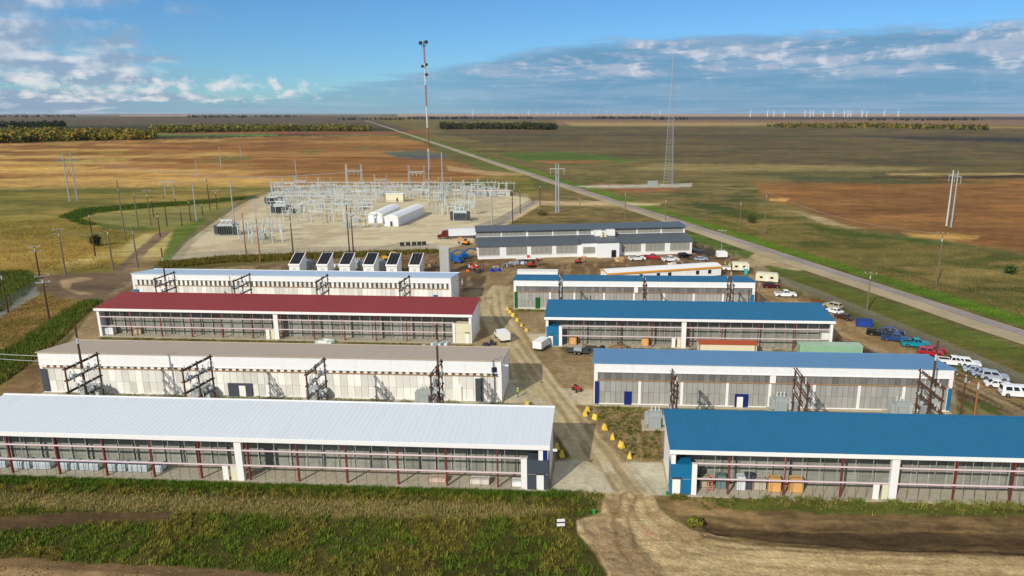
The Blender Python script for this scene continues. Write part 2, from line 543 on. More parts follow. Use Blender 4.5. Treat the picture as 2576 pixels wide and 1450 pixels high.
poly([(960, 383), (1060, 378), (1130, 392), (1080, 400), (1000, 398)], (96, 100, 84), 4, 3)
poly([(1000, 392), (1110, 390), (1130, 397), (1050, 401)], (84, 88, 96), 3, 2)
poly([(1120, 418), (1240, 432), (1330, 440), (1250, 444), (1130, 430)], (176, 144, 100), 3, 2)
m = poly([(-700, 480), (0, 474), (400, 470), (700, 472), (1100, 470), (1260, 440), (1330, 450), (1360, 500), (1300, 560), (700, 500), (560, 560), (440, 650), (330, 690), (0, 700), (-700, 800)], (138, 122, 58), 8, 5)
paint(m * sm(fbm(GX / 80, GY / 30, 5, 71), .46, .6) * .85, (104, 104, 42))
paint(m * sm(fbm(GX / 60, GY / 22, 5, 73), .54, .7) * .6, (170, 142, 74))
poly([(0, 610), (180, 590), (260, 620), (330, 650), (200, 668), (0, 690), (-300, 700)], (168, 138, 70), 14, 8, amount=.7)
# drainage ring with green reeds
poly([(148, 546), (200, 526), (330, 516), (480, 506), (640, 494), (650, 500), (500, 514), (350, 526), (240, 536), (200, 552), (250, 566), (210, 566)], (58, 84, 24), 4, 3)
poly([(215, 545), (350, 528), (520, 514), (600, 520), (540, 545), (480, 575), (420, 578), (320, 572), (250, 562)], (126, 122, 66), 6, 4)
poly([(240, 560), (330, 570), (420, 572), (360, 582), (260, 575)], (82, 92, 36), 6, 5)
poly([(300, 625), (360, 590), (440, 585), (480, 600), (440, 640), (380, 650), (300, 645), (180, 670), (150, 664)], (182, 164, 104), 8, 7, amount=.85)
poly([(440, 575), (520, 545), (500, 575), (450, 630), (430, 655), (400, 662)], (96, 110, 40), 8, 5)
poly([(285, 682), (330, 640), (395, 588), (430, 578), (425, 590), (380, 624), (348, 660), (325, 690)], (124, 102, 80), 4, 3)
poly([(300, 690), (352, 640), (400, 640), (380, 690)], (150, 126, 92), 8, 5, amount=.7)
# scrub between the substation and the highway
m = poly([(1330, 495), (1420, 470), (1560, 520), (1720, 575), (1700, 590), (1560, 575), (1440, 575), (1200, 600), (1240, 560)], (128, 108, 66), 8, 6)
paint(m * sm(fbm(GX / 9, GY / 6, 4, 81), .5, .62) * .75, (86, 88, 42))
poly([(1345, 505), (1480, 506), (1660, 512), (1660, 516), (1500, 518), (1360, 516), (1270, 570), (1230, 572)], (196, 172, 130), 4, 2)
poly([(1440, 468), (1740, 462), (1740, 471), (1600, 474), (1480, 472)], (186, 178, 160), 3, 1.5)
# gravel pad of the substation
PAD = [(428, 656), (470, 610), (520, 572), (590, 525), (640, 497), (700, 480), (860, 472), (1150, 474), (1330, 498), (1340, 508), (1250, 562), (1195, 580), (1192, 612), (1100, 629), (800, 637), (560, 646)]
pad_m = poly(PAD, (204, 190, 158), 3, 1.5)
paint(pad_m * sm(fbm(GX / 20, GY / 20, 5, 91), .5, .7) * .5, (168, 152, 124))
paint(pad_m * sm(fbm(GX / 14, GY / 5, 4, 95), .54, .64) * .5, (158, 144, 120))
paint(pad_m * sm(fbm(GX / 6, GY / 6, 4, 93), .6, .75) * .4, (216, 202, 168))
poly([(640, 498), (700, 482), (720, 500), (640, 530), (560, 580), (520, 575)], (186, 162, 132), 6, 3, amount=.7)
poly([(1345, 506), (1352, 512), (1210, 598), (1195, 596)], (150, 148, 146), 3, .5, amount=.9)
# strip of rough grass south of the pad
poly([(400, 664), (560, 648), (800, 639), (1100, 631), (1112, 637), (800, 652), (560, 662), (420, 676)], (112, 100, 42), 4, 3)
# graded site between the halls
SITE = [(330, 692), (640, 668), (1100, 636), (1200, 610), (1560, 580), (1750, 610), (1880, 640), (1960, 700), (2100, 775), (2200, 830), (2330, 900), (2576, 1010), (2900, 1180), (2900, 1290), (1690, 1250), (1380, 1240), (-500, 1200), (-350, 1120), (60, 985), (160, 880), (240, 770)]
site_m = poly(SITE, (152, 131, 96), 5, 2)
paint(site_m * sm(nB, .48, .68) * .6, (134, 112, 80))
paint(site_m * sm(nC, .55, .75) * .5, (170, 150, 114))
m = poly([(640, 668), (1100, 638), (1200, 640), (1400, 664), (1760, 640), (1890, 650), (1900, 692), (1500, 700), (1290, 716), (1230, 720), (1150, 700), (640, 692)], (122, 96, 64), 6, 3)
paint(m * sm(fbm(GX / 5, GY / 3, 4, 101), .5, .65) * .7, (92, 74, 54))
poly([(1740, 612), (1800, 622), (1850, 645), (1800, 655), (1760, 650)], (78, 66, 54), 5, 3)
poly([(1835, 662), (1890, 642), (1925, 628), (2060, 670), (2010, 682), (1935, 668), (1870, 676)], (172, 152, 116), 4, 2)
poly([(1730, 578), (1830, 602), (1900, 634), (1880, 650), (1810, 636), (1745, 606)], (82, 98, 36), 6, 4)
poly([(1230, 690), (1290, 672), (1300, 700), (1260, 725), (1210, 730)], (140, 118, 84), 6, 4)
poly([(1150, 700), (1225, 700), (1210, 725), (1160, 735)], (84, 70, 56), 6, 4, amount=.8)
# left yard, ditches and meadow
m = poly([(95, 690), (330, 682), (335, 745), (240, 765), (160, 752), (110, 735)], (112, 94, 72), 6, 4)
poly([(150, 705), (200, 696), (235, 700), (180, 712), (175, 728), (240, 742), (200, 742), (155, 725)], (170, 144, 108), 4, 2)
m = poly([(-700, 800), (0, 795), (60, 760), (110, 740), (240, 765), (160, 850), (60, 930), (-400, 1090), (-700, 1000)], (142, 116, 66), 8, 4)
paint(m * sm(fbm(GX / 10, GY / 5, 5, 111), .46, .64) * .7, (112, 106, 50))
poly([(0, 682), (70, 680), (98, 700), (70, 745), (0, 790), (-300, 860), (-300, 720)], (66, 76, 30), 6, 5)
poly([(90, 722), (100, 740), (0, 800), (-200, 900), (-200, 870), (0, 775)], (142, 140, 132), 5, 2, amount=.8)
DITCH = [(256, 756), (215, 790), (150, 850), (70, 915), (0, 965), (-260, 1080), (-300, 1000), (0, 890), (90, 835), (160, 785), (215, 758)]
poly(DITCH, (72, 90, 28), 8, 6)
poly([(250, 770), (200, 820), (120, 890), (60, 945), (-100, 1040), (-100, 1010), (50, 920), (130, 850), (200, 795)], (130, 112, 66), 6, 4)
poly([(60, 945), (110, 900), (118, 985), (20, 1000), (-100, 1050)], (128, 102, 70), 6, 4)
# strips of weeds in front of the halls
for a, b, w, am in (((-40, 1001), (1290, 1018), 7, .85), ((1490, 1024), (2400, 1050), 6, .5), ((250, 851), (1190, 872), 5, .7), ((1400, 876), (2100, 882), 5, .6), ((1300, 779), (1380, 782), 4, .6)):
    paint(region([(a[0], a[1] - w / 2), (b[0], b[1] - w / 2), (b[0], b[1] + w / 2), (a[0], a[1] + w / 2)], 4, 3, 7, am), (84, 90, 38))
m = poly([(1500, 1030), (1665, 1050), (1668, 1160), (1580, 1155), (1545, 1110), (1490, 1040)], (146, 124, 86), 5, 4)
paint(m * sm(fbm(GX / 1.6, GY / 1.6, 4, 121), .5, .66) * .7, (116, 100, 64))
poly([(1400, 1085), (1440, 1150), (1398, 1158)], (92, 82, 50), 4, 3)
# parking strip and churned soil on the right
poly([(1905, 705), (1990, 745), (2120, 800), (2240, 858), (2330, 900), (2576, 1010), (2700, 1070), (2700, 1130), (2450, 1010), (2300, 930), (2150, 870), (2050, 820), (1930, 750)], (146, 120, 82), 6, 4)
poly([(2100, 850), (2200, 880), (2350, 930), (2250, 930), (2100, 890)], (80, 62, 44), 8, 4)
m = poly([(2400, 935), (2576, 1015), (2760, 1080), (2760, 1160), (2576, 1070), (2480, 1050), (2410, 1050)], (96, 78, 54), 6, 4)
poly([(2405, 1010), (2480, 1015), (2540, 1050), (2410, 1056)], (78, 94, 34), 6, 5)
poly([(1960, 735), (2080, 775), (2200, 830), (2330, 892), (2450, 945), (2576, 1000), (2576, 985), (2400, 905), (2200, 812), (2060, 752), (1960, 715)], (84, 92, 38), 6, 5, amount=.9)
poly([(2000, 742), (2060, 755), (2075, 765), (2010, 758)], (120, 72, 48), 4, 3)
# wheel ruts along the parking strip
al = (GX - HW_B[0]) * HW_D[0] + (GY - HW_B[1]) * HW_D[1]
rt = fbm(hw_s / 1.1, al / 40, 3, 181)
paint(region([(1905, 705), (2120, 800), (2330, 900), (2700, 1070), (2700, 1150), (2450, 1040), (2300, 950), (2100, 860), (1930, 750)], 10, 4) * sm(rt, .5, .62) * .6, (176, 150, 110))
paint(site_m * sm(fbm(GX / 1.5, GY / 7, 4, 183), .55, .68) * .4, (176, 156, 120))
paint(site_m * sm(fbm(GX / 9, GY / 1.6, 4, 185), .56, .68) * .35, (118, 98, 70))
# concrete and compacted road through the site
ROAD = [(1515, 1243), (1645, 1246), (1556, 1165), (1470, 1052), (1402, 962), (1338, 880), (1302, 820), (1278, 780), (1270, 745), (1285, 722), (1240, 718), (1212, 748), (1206, 775), (1216, 805), (1236, 850), (1276, 890), (1288, 948), (1340, 1012), (1398, 1088), (1436, 1150)]
APRON = [(1385, 1236), (1396, 1162), (1446, 1157), (1552, 1163), (1667, 1164), (1683, 1247), (1515, 1243)]
road_m = poly(ROAD, (178, 162, 126), 2.5, 1.2)
road_m = np.maximum(road_m, poly(APRON, (190, 182, 160), 2, .4))
for q in ([(1266, 1016), (1276, 955), (1300, 955), (1380, 1016)], [(1400, 978), (1494, 980), (1492, 1020), (1440, 1018)], [(1322, 838), (1374, 840), (1374, 872), (1346, 874)]):
    road_m = np.maximum(road_m, poly(q, (188, 178, 152), 2, .4))
trk = region(ROAD, 20, 6) * sm(fbm(GX / 1.2 + GY / 5, GY / 9, 4, 131), .5, .64)
paint(trk * .8, (150, 128, 92))
paint(road_m * sm(fbm(GX / 4, GY / 4, 5, 133), .55, .72) * .45, (160, 142, 110))
poly([(1590, 1205), (1540, 1165), (1500, 1118), (1480, 1080), (1490, 1080), (1540, 1130), (1600, 1190)], (168, 146, 108), 8, 4, amount=.6)
# foreground: tall grass, dirt road, ditch
GRASS = [(-700, 1196), (0, 1204), (1380, 1240), (1440, 1243), (1500, 1262), (1500, 1290), (1450, 1310), (1455, 1350), (1490, 1390), (1525, 1450), (1560, 1720), (-900, 1720)]
grass_m = poly(GRASS, (78, 74, 34), 4, 4)
paint(grass_m * sm(nB, .46, .66) * .6, (60, 56, 26))
STRAW = [(0, 1243), (500, 1250), (1000, 1262), (1300, 1270), (1410, 1285), (1300, 1306), (900, 1302), (500, 1290), (250, 1286), (-300, 1260)]
poly(STRAW, (146, 126, 78), 12, 10, amount=.8)
BARE = [(-300, 1315), (0, 1300), (200, 1290), (440, 1286), (430, 1304), (200, 1322), (0, 1338), (-300, 1350)]
poly(BARE, (88, 70, 48), 8, 8)
VERGE = [(-400, 1396), (0, 1402), (250, 1416), (600, 1434), (780, 1452), (760, 1720), (-700, 1720)]
poly(VERGE, (112, 90, 62), 8, 8)
poly([(-400, 1425), (0, 1428), (300, 1440), (500, 1470), (-400, 1500)], (150, 124, 88), 8, 6)
SOIL = [(1655, 1250), (2576, 1275), (3000, 1288), (3000, 1415), (2576, 1400), (2100, 1386), (1780, 1342), (1690, 1305)]
soil_m = poly(SOIL, (122, 100, 68), 8, 6)
paint(soil_m * sm(fbm(GX / 2.4, GY / 2.4, 5, 141), .48, .64) * .7, (98, 80, 54))
poly([(1760, 1256), (2576, 1280), (3000, 1292), (3000, 1312), (2576, 1300), (2100, 1292), (1850, 1284), (1780, 1270)], (90, 94, 40), 8, 8)
poly([(1690, 1256), (1770, 1258), (1850, 1290), (1760, 1300), (1700, 1300)], (138, 114, 78), 8, 6)
DITCHR = [(1735, 1308), (1900, 1318), (2200, 1322), (2576, 1332), (3000, 1340), (3000, 1400), (2576, 1390), (2200, 1378), (1950, 1362), (1800, 1338)]
ditch_m = poly(DITCHR, (80, 64, 43), 12, 7)
DIRT = [(1518, 1240), (1642, 1244), (1662, 1282), (1700, 1312), (1780, 1343), (1900, 1367), (2100, 1387), (2300, 1393), (2576, 1402), (3000, 1412), (3000, 1720), (1560, 1720), (1530, 1450), (1500, 1390), (1452, 1345), (1450, 1313), (1512, 1290)]
dirt_m = poly(DIRT, (195, 171, 128), 4, 4)
rut = fbm(GX / 6 - GY / 14, GX / 22 + GY / 1.1, 5, 151)
paint(dirt_m * sm(rut, .48, .58) * .75, (164, 138, 98))
paint(dirt_m * sm(nC, .58, .76) * .5, (204, 178, 134))
poly([(1452, 1312), (1512, 1300), (1562, 1322), (1600, 1370), (1650, 1420), (1700, 1470), (1680, 1700), (1540, 1460), (1480, 1372)], (150, 126, 94), 12, 12, amount=.85)
poly([(1520, 1252), (1552, 1256), (1580, 1300), (1548, 1305), (1528, 1290)], (140, 116, 82), 8, 6, amount=.8)
poly([(2300, 1396), (2576, 1404), (3000, 1416), (3000, 1424), (2576, 1412), (2350, 1404)], (150, 124, 84), 5, 3)

SOIL_C = col
def soil_at(P):
    r, a = np.hypot(P[:, 0], P[:, 1]), np.arctan2(P[:, 0], P[:, 1])
    i = np.clip(np.searchsorted(rad, r), 0, nr - 1)
    j = np.clip(np.rint((a - AZ[0]) / (AZ[1] - AZ[0])).astype(int), 0, na - 1)
    return SOIL_C[i * na + j]
def track(pts, w, gap, c, am, seed):
    # pair of wheel tracks along a polyline in image pixels, w metres wide, gap metres apart
    global SOIL_C, col
    P = [np.array(G(*p)) for p in pts]
    best = np.full(GX.size, 1e9); side = np.zeros(GX.size)
    near = dist < 260
    x, y = GX[near], GY[near]
    bd, bs = np.full(x.size, 1e9), np.zeros(x.size)
    for a, b in zip(P, P[1:]):
        e = b - a
        L = np.hypot(*e)
        t = np.clip(((x - a[0]) * e[0] + (y - a[1]) * e[1]) / L ** 2, 0, 1)
        qx, qy = x - a[0] - t * e[0], y - a[1] - t * e[1]
        d = np.hypot(qx, qy)
        sgn = np.sign(e[0] * qy - e[1] * qx)
        k = d < bd
        bd[k] = d[k]; bs[k] = (sgn * d)[k]
    wob_ = (fbm(x / 5, y / 5, 3, seed) - .5) * 1.0
    m = np.zeros(x.size)
    for o in (-gap / 2, gap / 2):
        m = np.maximum(m, np.clip(1 - np.abs(bs + wob_ - o) / w, 0, 1))
    m *= am * (0.35 + fbm(x / 2, y / 2, 3, seed + 1))
    full = np.zeros(GX.size); full[near] = np.clip(m, 0, 1)
    paint(full, c)
    SOIL_C = col
for sd, sh in enumerate((-14, -4, 5, 13)):
    track([(1590 + sh * 3, 1246), (1500 + sh * 2, 1120), (1430 + sh * 1.6, 1030), (1360 + sh * 1.3, 940), (1300 + sh, 860), (1255 + sh, 790), (1248 + sh, 740)], .42, 1.9, (136, 116, 84) if sd % 2 else (202, 184, 146), .55, 200 + sd)
for sd, (dx_, dy_) in enumerate(((0, 0), (30, 14), (-30, 20), (60, 44), (10, 60))):
    track([(1580 + dx_ * .3, 1246), (1600 + dx_ * .5, 1300 + dy_ * .4), (1680 + dx_, 1360 + dy_ * .7), (1850 + dx_, 1398 + dy_), (2150 + dx_, 1415 + dy_), (2620, 1425 + dy_)], .4, 2.0, (146, 118, 80) if sd % 2 else (206, 182, 138), .45, 220 + sd)
track([(1585, 1250), (1560, 1310), (1580, 1380), (1640, 1480)], .5, 2.0, (132, 108, 76), .9, 240)
for sd, (y0, c) in enumerate(((1318, (134, 110, 76)), (1330, (68, 54, 38)), (1346, (98, 80, 56)), (1366, (60, 48, 34)), (1380, (112, 92, 64)))):
    track([(2620, y0 + 8), (2300, y0 + 2), (2050, y0), (1860, y0 - 8), (1780, y0 - 22)], .5, 1.6, c, .85, 260 + sd * 3)
track([(2580, 1372), (2200, 1362), (1900, 1345), (1760, 1322)], .6, 2.2, (66, 52, 36), .8, 250)
# relief: shallow ditch, ruts and clods outside the built area
GZ = np.zeros(GX.size)
soft_out = np.clip((np.maximum(np.maximum(dirt_m, soil_m), grass_m)) * 1.0, 0, 1)
GZ += soft_out * (fbm(GX / 1.4, GY / 1.4, 3, 161) - .5) * .22 * (dist < 130)
GZ -= ditch_m * .55
GZ += np.maximum(ditch_m, soil_m * .6) * (fbm(GX / 2.2, GY / .8, 4, 163) - .5) * .5
edge_m = region([(1440, 1300), (1520, 1296), (1570, 1330), (1700, 1480), (1560, 1720), (1500, 1460), (1440, 1350)], 14, 8)
GZ += edge_m * fbm(GX / .9, GY / .9, 4, 171) * .35
mead = region([(-700, 480), (400, 470), (640, 495), (430, 655), (330, 690), (0, 1000), (-700, 1000)], 20, 5)
GZ += mead * (nB - .5) * .5
GZ += region(DITCH, 14, 6) * -.4

# label every cell with the part of the setting it belongs to
lab_pts = np.zeros(GX.size, int)
lab_pts[site_m > .5] = 1
lab_pts[pad_m > .5] = 2
lab_pts[road_m > .5] = 3
lab_pts[dirt_m > .5] = 4
idx = np.arange(nr * na).reshape(nr, na)
quads = np.stack([idx[:-1, :-1], idx[:-1, 1:], idx[1:, 1:], idx[1:, :-1]], -1).reshape(-1, 4)
qlab = lab_pts[quads[:, 0]]
def sheet(name, q, verts, cols, m):
    used, inv = np.unique(q, return_inverse=True)
    me = bpy.data.meshes.new(name)
    v = verts[used]
    me.vertices.add(len(v))
    me.vertices.foreach_set('co', v.astype(np.float32).ravel())
    me.loops.add(q.size)
    me.loops.foreach_set('vertex_index', inv.ravel().astype(np.int32))
    k = q.shape[1]
    me.polygons.add(len(q))
    me.polygons.foreach_set('loop_start', np.arange(0, q.size, k, dtype=np.int32))
    me.polygons.foreach_set('loop_total', np.full(len(q), k, dtype=np.int32))
    me.update(calc_edges=True)
    at = me.attributes.new('soil', 'FLOAT_COLOR', 'POINT')
    at.data.foreach_set('color', np.c_[cols[used], np.ones(len(used))].astype(np.float32).ravel())
    me.polygons.foreach_set('use_smooth', np.ones(len(q), bool))
    me.materials.append(m)
    me.validate()
    o = obj(name, me)
    o['kind'] = 'structure'
    return o
GV = np.c_[GX, GY, GZ]
m_field = attr_mat('field_soil', amp=.34, scales=((0.01, .35), (0.035, .6), (0.12, .7), (0.5, .6), (2.4, .5)), stretch=.45)
m_gravel = attr_mat('gravel', amp=.17, scales=((0.08, .5), (0.9, .6), (4.0, .8)), bump=.2, bscale=5)
m_dirt = attr_mat('packed_dirt', amp=.30, scales=((0.1, .4), (0.6, .6), (1.8, .6), (5.0, .7)), bump=.9, bscale=2.6)
m_conc = attr_mat('road_concrete', amp=.20, scales=((0.12, .5), (0.6, .6), (1.6, .6), (5.0, .6)), bump=.25, bscale=4)
# the field sheet also closes the disc behind and beside the view
az2 = np.radians(np.linspace(44, 312, 41))
r2 = rad[::12].copy()
r2[-1] = rad[-1]
R2, A2 = np.meshgrid(r2, az2, indexing='ij')
V2 = np.c_[(R2 * np.sin(A2)).ravel(), (R2 * np.cos(A2)).ravel(), np.full(R2.size, -.02)]
i2 = np.arange(R2.size).reshape(R2.shape) + len(GV)
q2 = np.stack([i2[:-1, :-1], i2[:-1, 1:], i2[1:, 1:], i2[1:, :-1]], -1).reshape(-1, 4)
az3 = np.radians(np.linspace(0, 360, 61))[:-1]
c0 = len(GV) + len(V2)
V3 = np.r_[np.c_[rad[0] * np.sin(az3), rad[0] * np.cos(az3), np.full(60, -.01)], np.c_[rad[0] * .5 * np.sin(az3), rad[0] * .5 * np.cos(az3), np.full(60, -.01)], np.c_[.5 * np.sin(az3), .5 * np.cos(az3), np.full(60, -.01)]]
q3 = np.array([(c0 + k * 60 + i, c0 + (k + 1) * 60 + i, c0 + (k + 1) * 60 + (i + 1) % 60, c0 + k * 60 + (i + 1) % 60) for k in range(2) for i in range(60)])
allv = np.r_[GV, V2, V3]
base_c = np.array(srgb((112, 100, 58)))
allc = np.r_[col, np.tile(base_c, (len(V2) + len(V3), 1)) * (0.8 + .4 * fbm(np.r_[V2[:, 0], V3[:, 0]] / 90, np.r_[V2[:, 1], V3[:, 1]] / 90, 3, 8))[:, None]]
sheet('ground', np.r_[quads[qlab == 0], q2, q3], allv, allc, m_field)
sheet('graded_yard', quads[qlab == 1], allv, allc, m_dirt)
sheet('gravel_pad', quads[qlab == 2], allv, allc, m_gravel)
sheet('site_road', quads[qlab == 3], allv, allc, m_conc)
sheet('dirt_road', quads[qlab == 4], allv, allc, m_dirt)

# highway: raised strip, asphalt with a gravel shoulder on the near side
def strip(name, a0, a1, z, m, far=7000.0, back=-420.0):
    mb = MB()
    ts = [back + 20 * k for k in range(40)] + [420 + 60 * k for k in range(20)] + [1700, 2100, 2700, 3500, 4700, far]
    vs, fs = [], []
    r = random.Random(3)
    for t in ts:
        for a in (a0, a1):
            j = r.uniform(-.35, .35)
            p = HW_B + HW_D * t + HW_N * (a + j)
            vs.append((p[0], p[1], z))
    for k in range(len(ts) - 1):
        fs.append((2 * k, 2 * k + 1, 2 * k + 3, 2 * k + 2))
    o = part(name, mb.add(vs, fs), m)
    o['kind'] = 'structure'
    return o
def road_mat(name, c1, c2):
    m = bpy.data.materials.new(name)
    m.use_nodes = True
    n = NT(m.node_tree)
    b = n.n('ShaderNodeBsdfPrincipled')
    out = n.n('ShaderNodeOutputMaterial')
    n.t.links.new(b.outputs[0], out.inputs[0])
    pos = n.n('ShaderNodeNewGeometry').outputs['Position']
    k = n.noise(pos, .05, 5, .65)
    col_ = n.mix(n.ss(k, .35, .65), srgb(c1), srgb(c2))
    f = n.m('ADD', .86, n.m('MULTIPLY', n.noise(pos, 1.2, 5, .6), .28))
    n.put(b.inputs['Base Color'], n.mix(1.0, col_, n.xyz(f, f, f), 'MULTIPLY'))
    b.inputs['Roughness'].default_value = .92
    b.inputs['Specular IOR Level'].default_value = .15
    return m
strip('road_shoulder', -5.6, 4.6, .10, road_mat('shoulder_gravel', (180, 162, 128), (160, 144, 114)))
strip('highway', .2, 4.0, .14, road_mat('worn_asphalt', (156, 146, 138), (138, 130, 124)))
# ================================================================== MATERIAL SET
WHITE = mat('white_sheet_metal', (232, 233, 232), .5, var=.04, scale=.4, streak=.06)
WHITE2 = mat('white_trim', (238, 236, 232), .5, var=.04, scale=.8)
R_WHITE = mat('white_roof_metal', (214, 220, 223), .5, var=.04, scale=.12, slope=.06, spec=.5)
R_BLUE = mat('blue_roof_metal', (36, 106, 144), .6, var=.06, scale=.12, spec=.25, slope=.09)
R_LBLUE = mat('faded_blue_roof_metal', (100, 142, 178), .6, var=.06, scale=.12, spec=.25, slope=.09)
R_RED = mat('red_roof_metal', (140, 54, 52), .6, var=.07, scale=.12, spec=.25, slope=.1)
R_TAN = mat('tan_roof_metal', (186, 168, 146), .55, var=.06, scale=.12, slope=.09)
R_SKY = mat('pale_blue_roof_metal', (184, 204, 222), .42, var=.05, scale=.2)
R_GREY = mat('charcoal_roof_metal', (84, 92, 98), .5, var=.07, scale=.3)
CONC = mat('concrete', (180, 172, 150), .9, var=.12, scale=.9, spec=.2)
FLOORC = mat('stained_floor_concrete', (178, 170, 150), .9, var=.22, scale=.7, spec=.2)
RED_ST = mat('red_oxide_steel', (122, 50, 42), .6, var=.12, scale=1.2)
PINK = mat('pale_primer_girt', (226, 208, 210), .6, var=.06, scale=1)
RACK = mat('grey_rack_mesh', (140, 141, 130), .8, var=.4, scale=1.6, orand=.22)
RACKP = mat('rack_post_metal', (172, 172, 162), .6, var=.12, scale=1)
RAIL = mat('rack_rail_metal', (150, 152, 144), .6, var=.2, scale=1.4)
DARKP = mat('dark_screen_post', (92, 78, 66), .7)
PAN_W = mat('white_filter_panel', (222, 220, 212), .75, var=.09, scale=.9, orand=.22, streak=.12)
PAN_G = mat('grey_filter_panel', (158, 157, 151), .8, var=.16, scale=.8, orand=.10, streak=.12)
PAN_D = mat('dark_vent', (82, 80, 74), .8, var=.2, scale=1.5, orand=.25)
PAN_L = mat('dark_grey_louvre', (114, 114, 110), .8, var=.2, scale=1.2, orand=.28, streak=.1)  # louvres in a darker grey than the filter panels
LEDGE = mat('timber_ledge', (172, 132, 92), .85, var=.15, scale=1.2)
SLATE = mat('slate_grey_panel', (66, 74, 84), .6, var=.06)
BLUE_P = mat('blue_panel', (20, 108, 152), .5, var=.06)
NAVY = mat('navy_panel', (18, 38, 110), .5, var=.06)
GREEN_P = mat('green_panel', (14, 92, 28), .5, var=.06)
CREAM = mat('cream_panel', (222, 214, 184), .6, var=.05)
DOORW = mat('white_door', (238, 238, 228), .5, var=.03)
HANDLE = mat('door_metal', (70, 70, 70), .4, .6)
WOOD = mat('dark_pole_wood', (88, 60, 42), .9, var=.25, scale=2, bump=.3)
WOODL = mat('fresh_pole_wood', (158, 100, 62), .9, var=.2, scale=2, bump=.3)
WOODG = mat('weathered_pole_wood', (122, 106, 90), .9, var=.2, scale=2)
STEEL = mat('galvanised_steel', (170, 176, 178), .5, .35, var=.12, scale=1)
STEELP = mat('pale_switchgear_steel', (182, 188, 188), .55, .15, var=.2, scale=.7, orand=.25)
STEELD = mat('dark_steel', (74, 78, 80), .55, .3, var=.15, scale=1)
PORC = mat('porcelain_insulator', (206, 206, 198), .35, var=.1, scale=3)
TGREY = mat('transformer_grey_paint', (158, 166, 164), .5, var=.08, scale=1.2)
YELL = mat('yellow_concrete_paint', (230, 198, 76), .7, var=.1, scale=2)
RUBBER = mat('tyre_rubber', (28, 28, 28), .9)
GLASS = mat('dark_window_glass', (26, 32, 40), .12, var=.05, spec=.6)
CHROME = mat('bare_metal', (176, 176, 176), .3, .8)
LAMP = mat('headlight_glass', (230, 230, 220), .2)
TAIL = mat('red_lamp_glass', (150, 20, 20), .3)

def facing(FL, FR):
    d = np.array(FR) - np.array(FL)
    return float(np.hypot(*d)), math.atan2(d[1], d[0])
def u_of(FL, rz, px, z=3.0, v=0.0):
    """distance along a facade of the image column px"""
    c, s = math.cos(rz), math.sin(rz)
    lo, hi = -60.0, 200.0
    for _ in range(50):
        u = (lo + hi) / 2
        x = FL[0] + c * u - s * v
        y = FL[1] + s * u + c * v
        if proj(x, y, z)[0] < px: lo = u
        else: hi = u
    return (lo + hi) / 2

DEPTH, H_LO, H_HI = 10.0, 6.7, 7.7
def roof_parts(root, L, hf, hb, m, depth=DEPTH, seam=.76, t=.16):
    k = (hb - hf) / depth
    y0, y1 = -.42, depth + .3
    zf = lambda y: hf + k * y
    part('roof', MB().prism_x([(y0, zf(y0)), (y1, zf(y1)), (y1, zf(y1) + t), (y0, zf(y0) + t)], -.3, L + .3), m, root)
    mb = MB()
    n = int(L / seam)
    for i in range(n + 1):
        x = -.25 + (L + .5) * i / n
        mb.prism_x([(y0 + .02, zf(y0) + t), (y1 - .02, zf(y1) + t), (y1 - .02, zf(y1) + t + .016), (y0 + .02, zf(y0) + t + .016)], x - .02, x + .02)
    o = part('roof_seams', mb, m, root)
    o['kind'] = 'stuff'
    mb = MB()
    mb.prism_x([(y1 - .22, zf(y1 - .2) + t + .002), (y1 + .04, zf(y1) + t + .002), (y1 + .04, zf(y1) + t + .09), (y1 - .22, zf(y1 - .2) + t + .09)], -.31, L + .31)
    part('ridge_cap', mb, WHITE2 if m in (R_WHITE, R_SKY) else m, root)

RACK_MESH = {}
def rack_panel_mesh(w):
    key = round(w, 2)
    if key not in RACK_MESH:
        mb = MB().box(.03, 0, 0, w - .03, .25, 6.2)
        RACK_MESH[key] = mb.mesh('rack_panel', RACK)
        mr = MB()
        for z in (.9, 1.7, 2.5, 3.3, 4.1, 4.9, 5.6):
            mr.box(.05, -.10, z, w - .05, -.003, z + .07)
        RACK_MESH[('r', key)] = mr.mesh('shelf_rails', RAIL)
    return RACK_MESH[key], RACK_MESH[('r', key)]

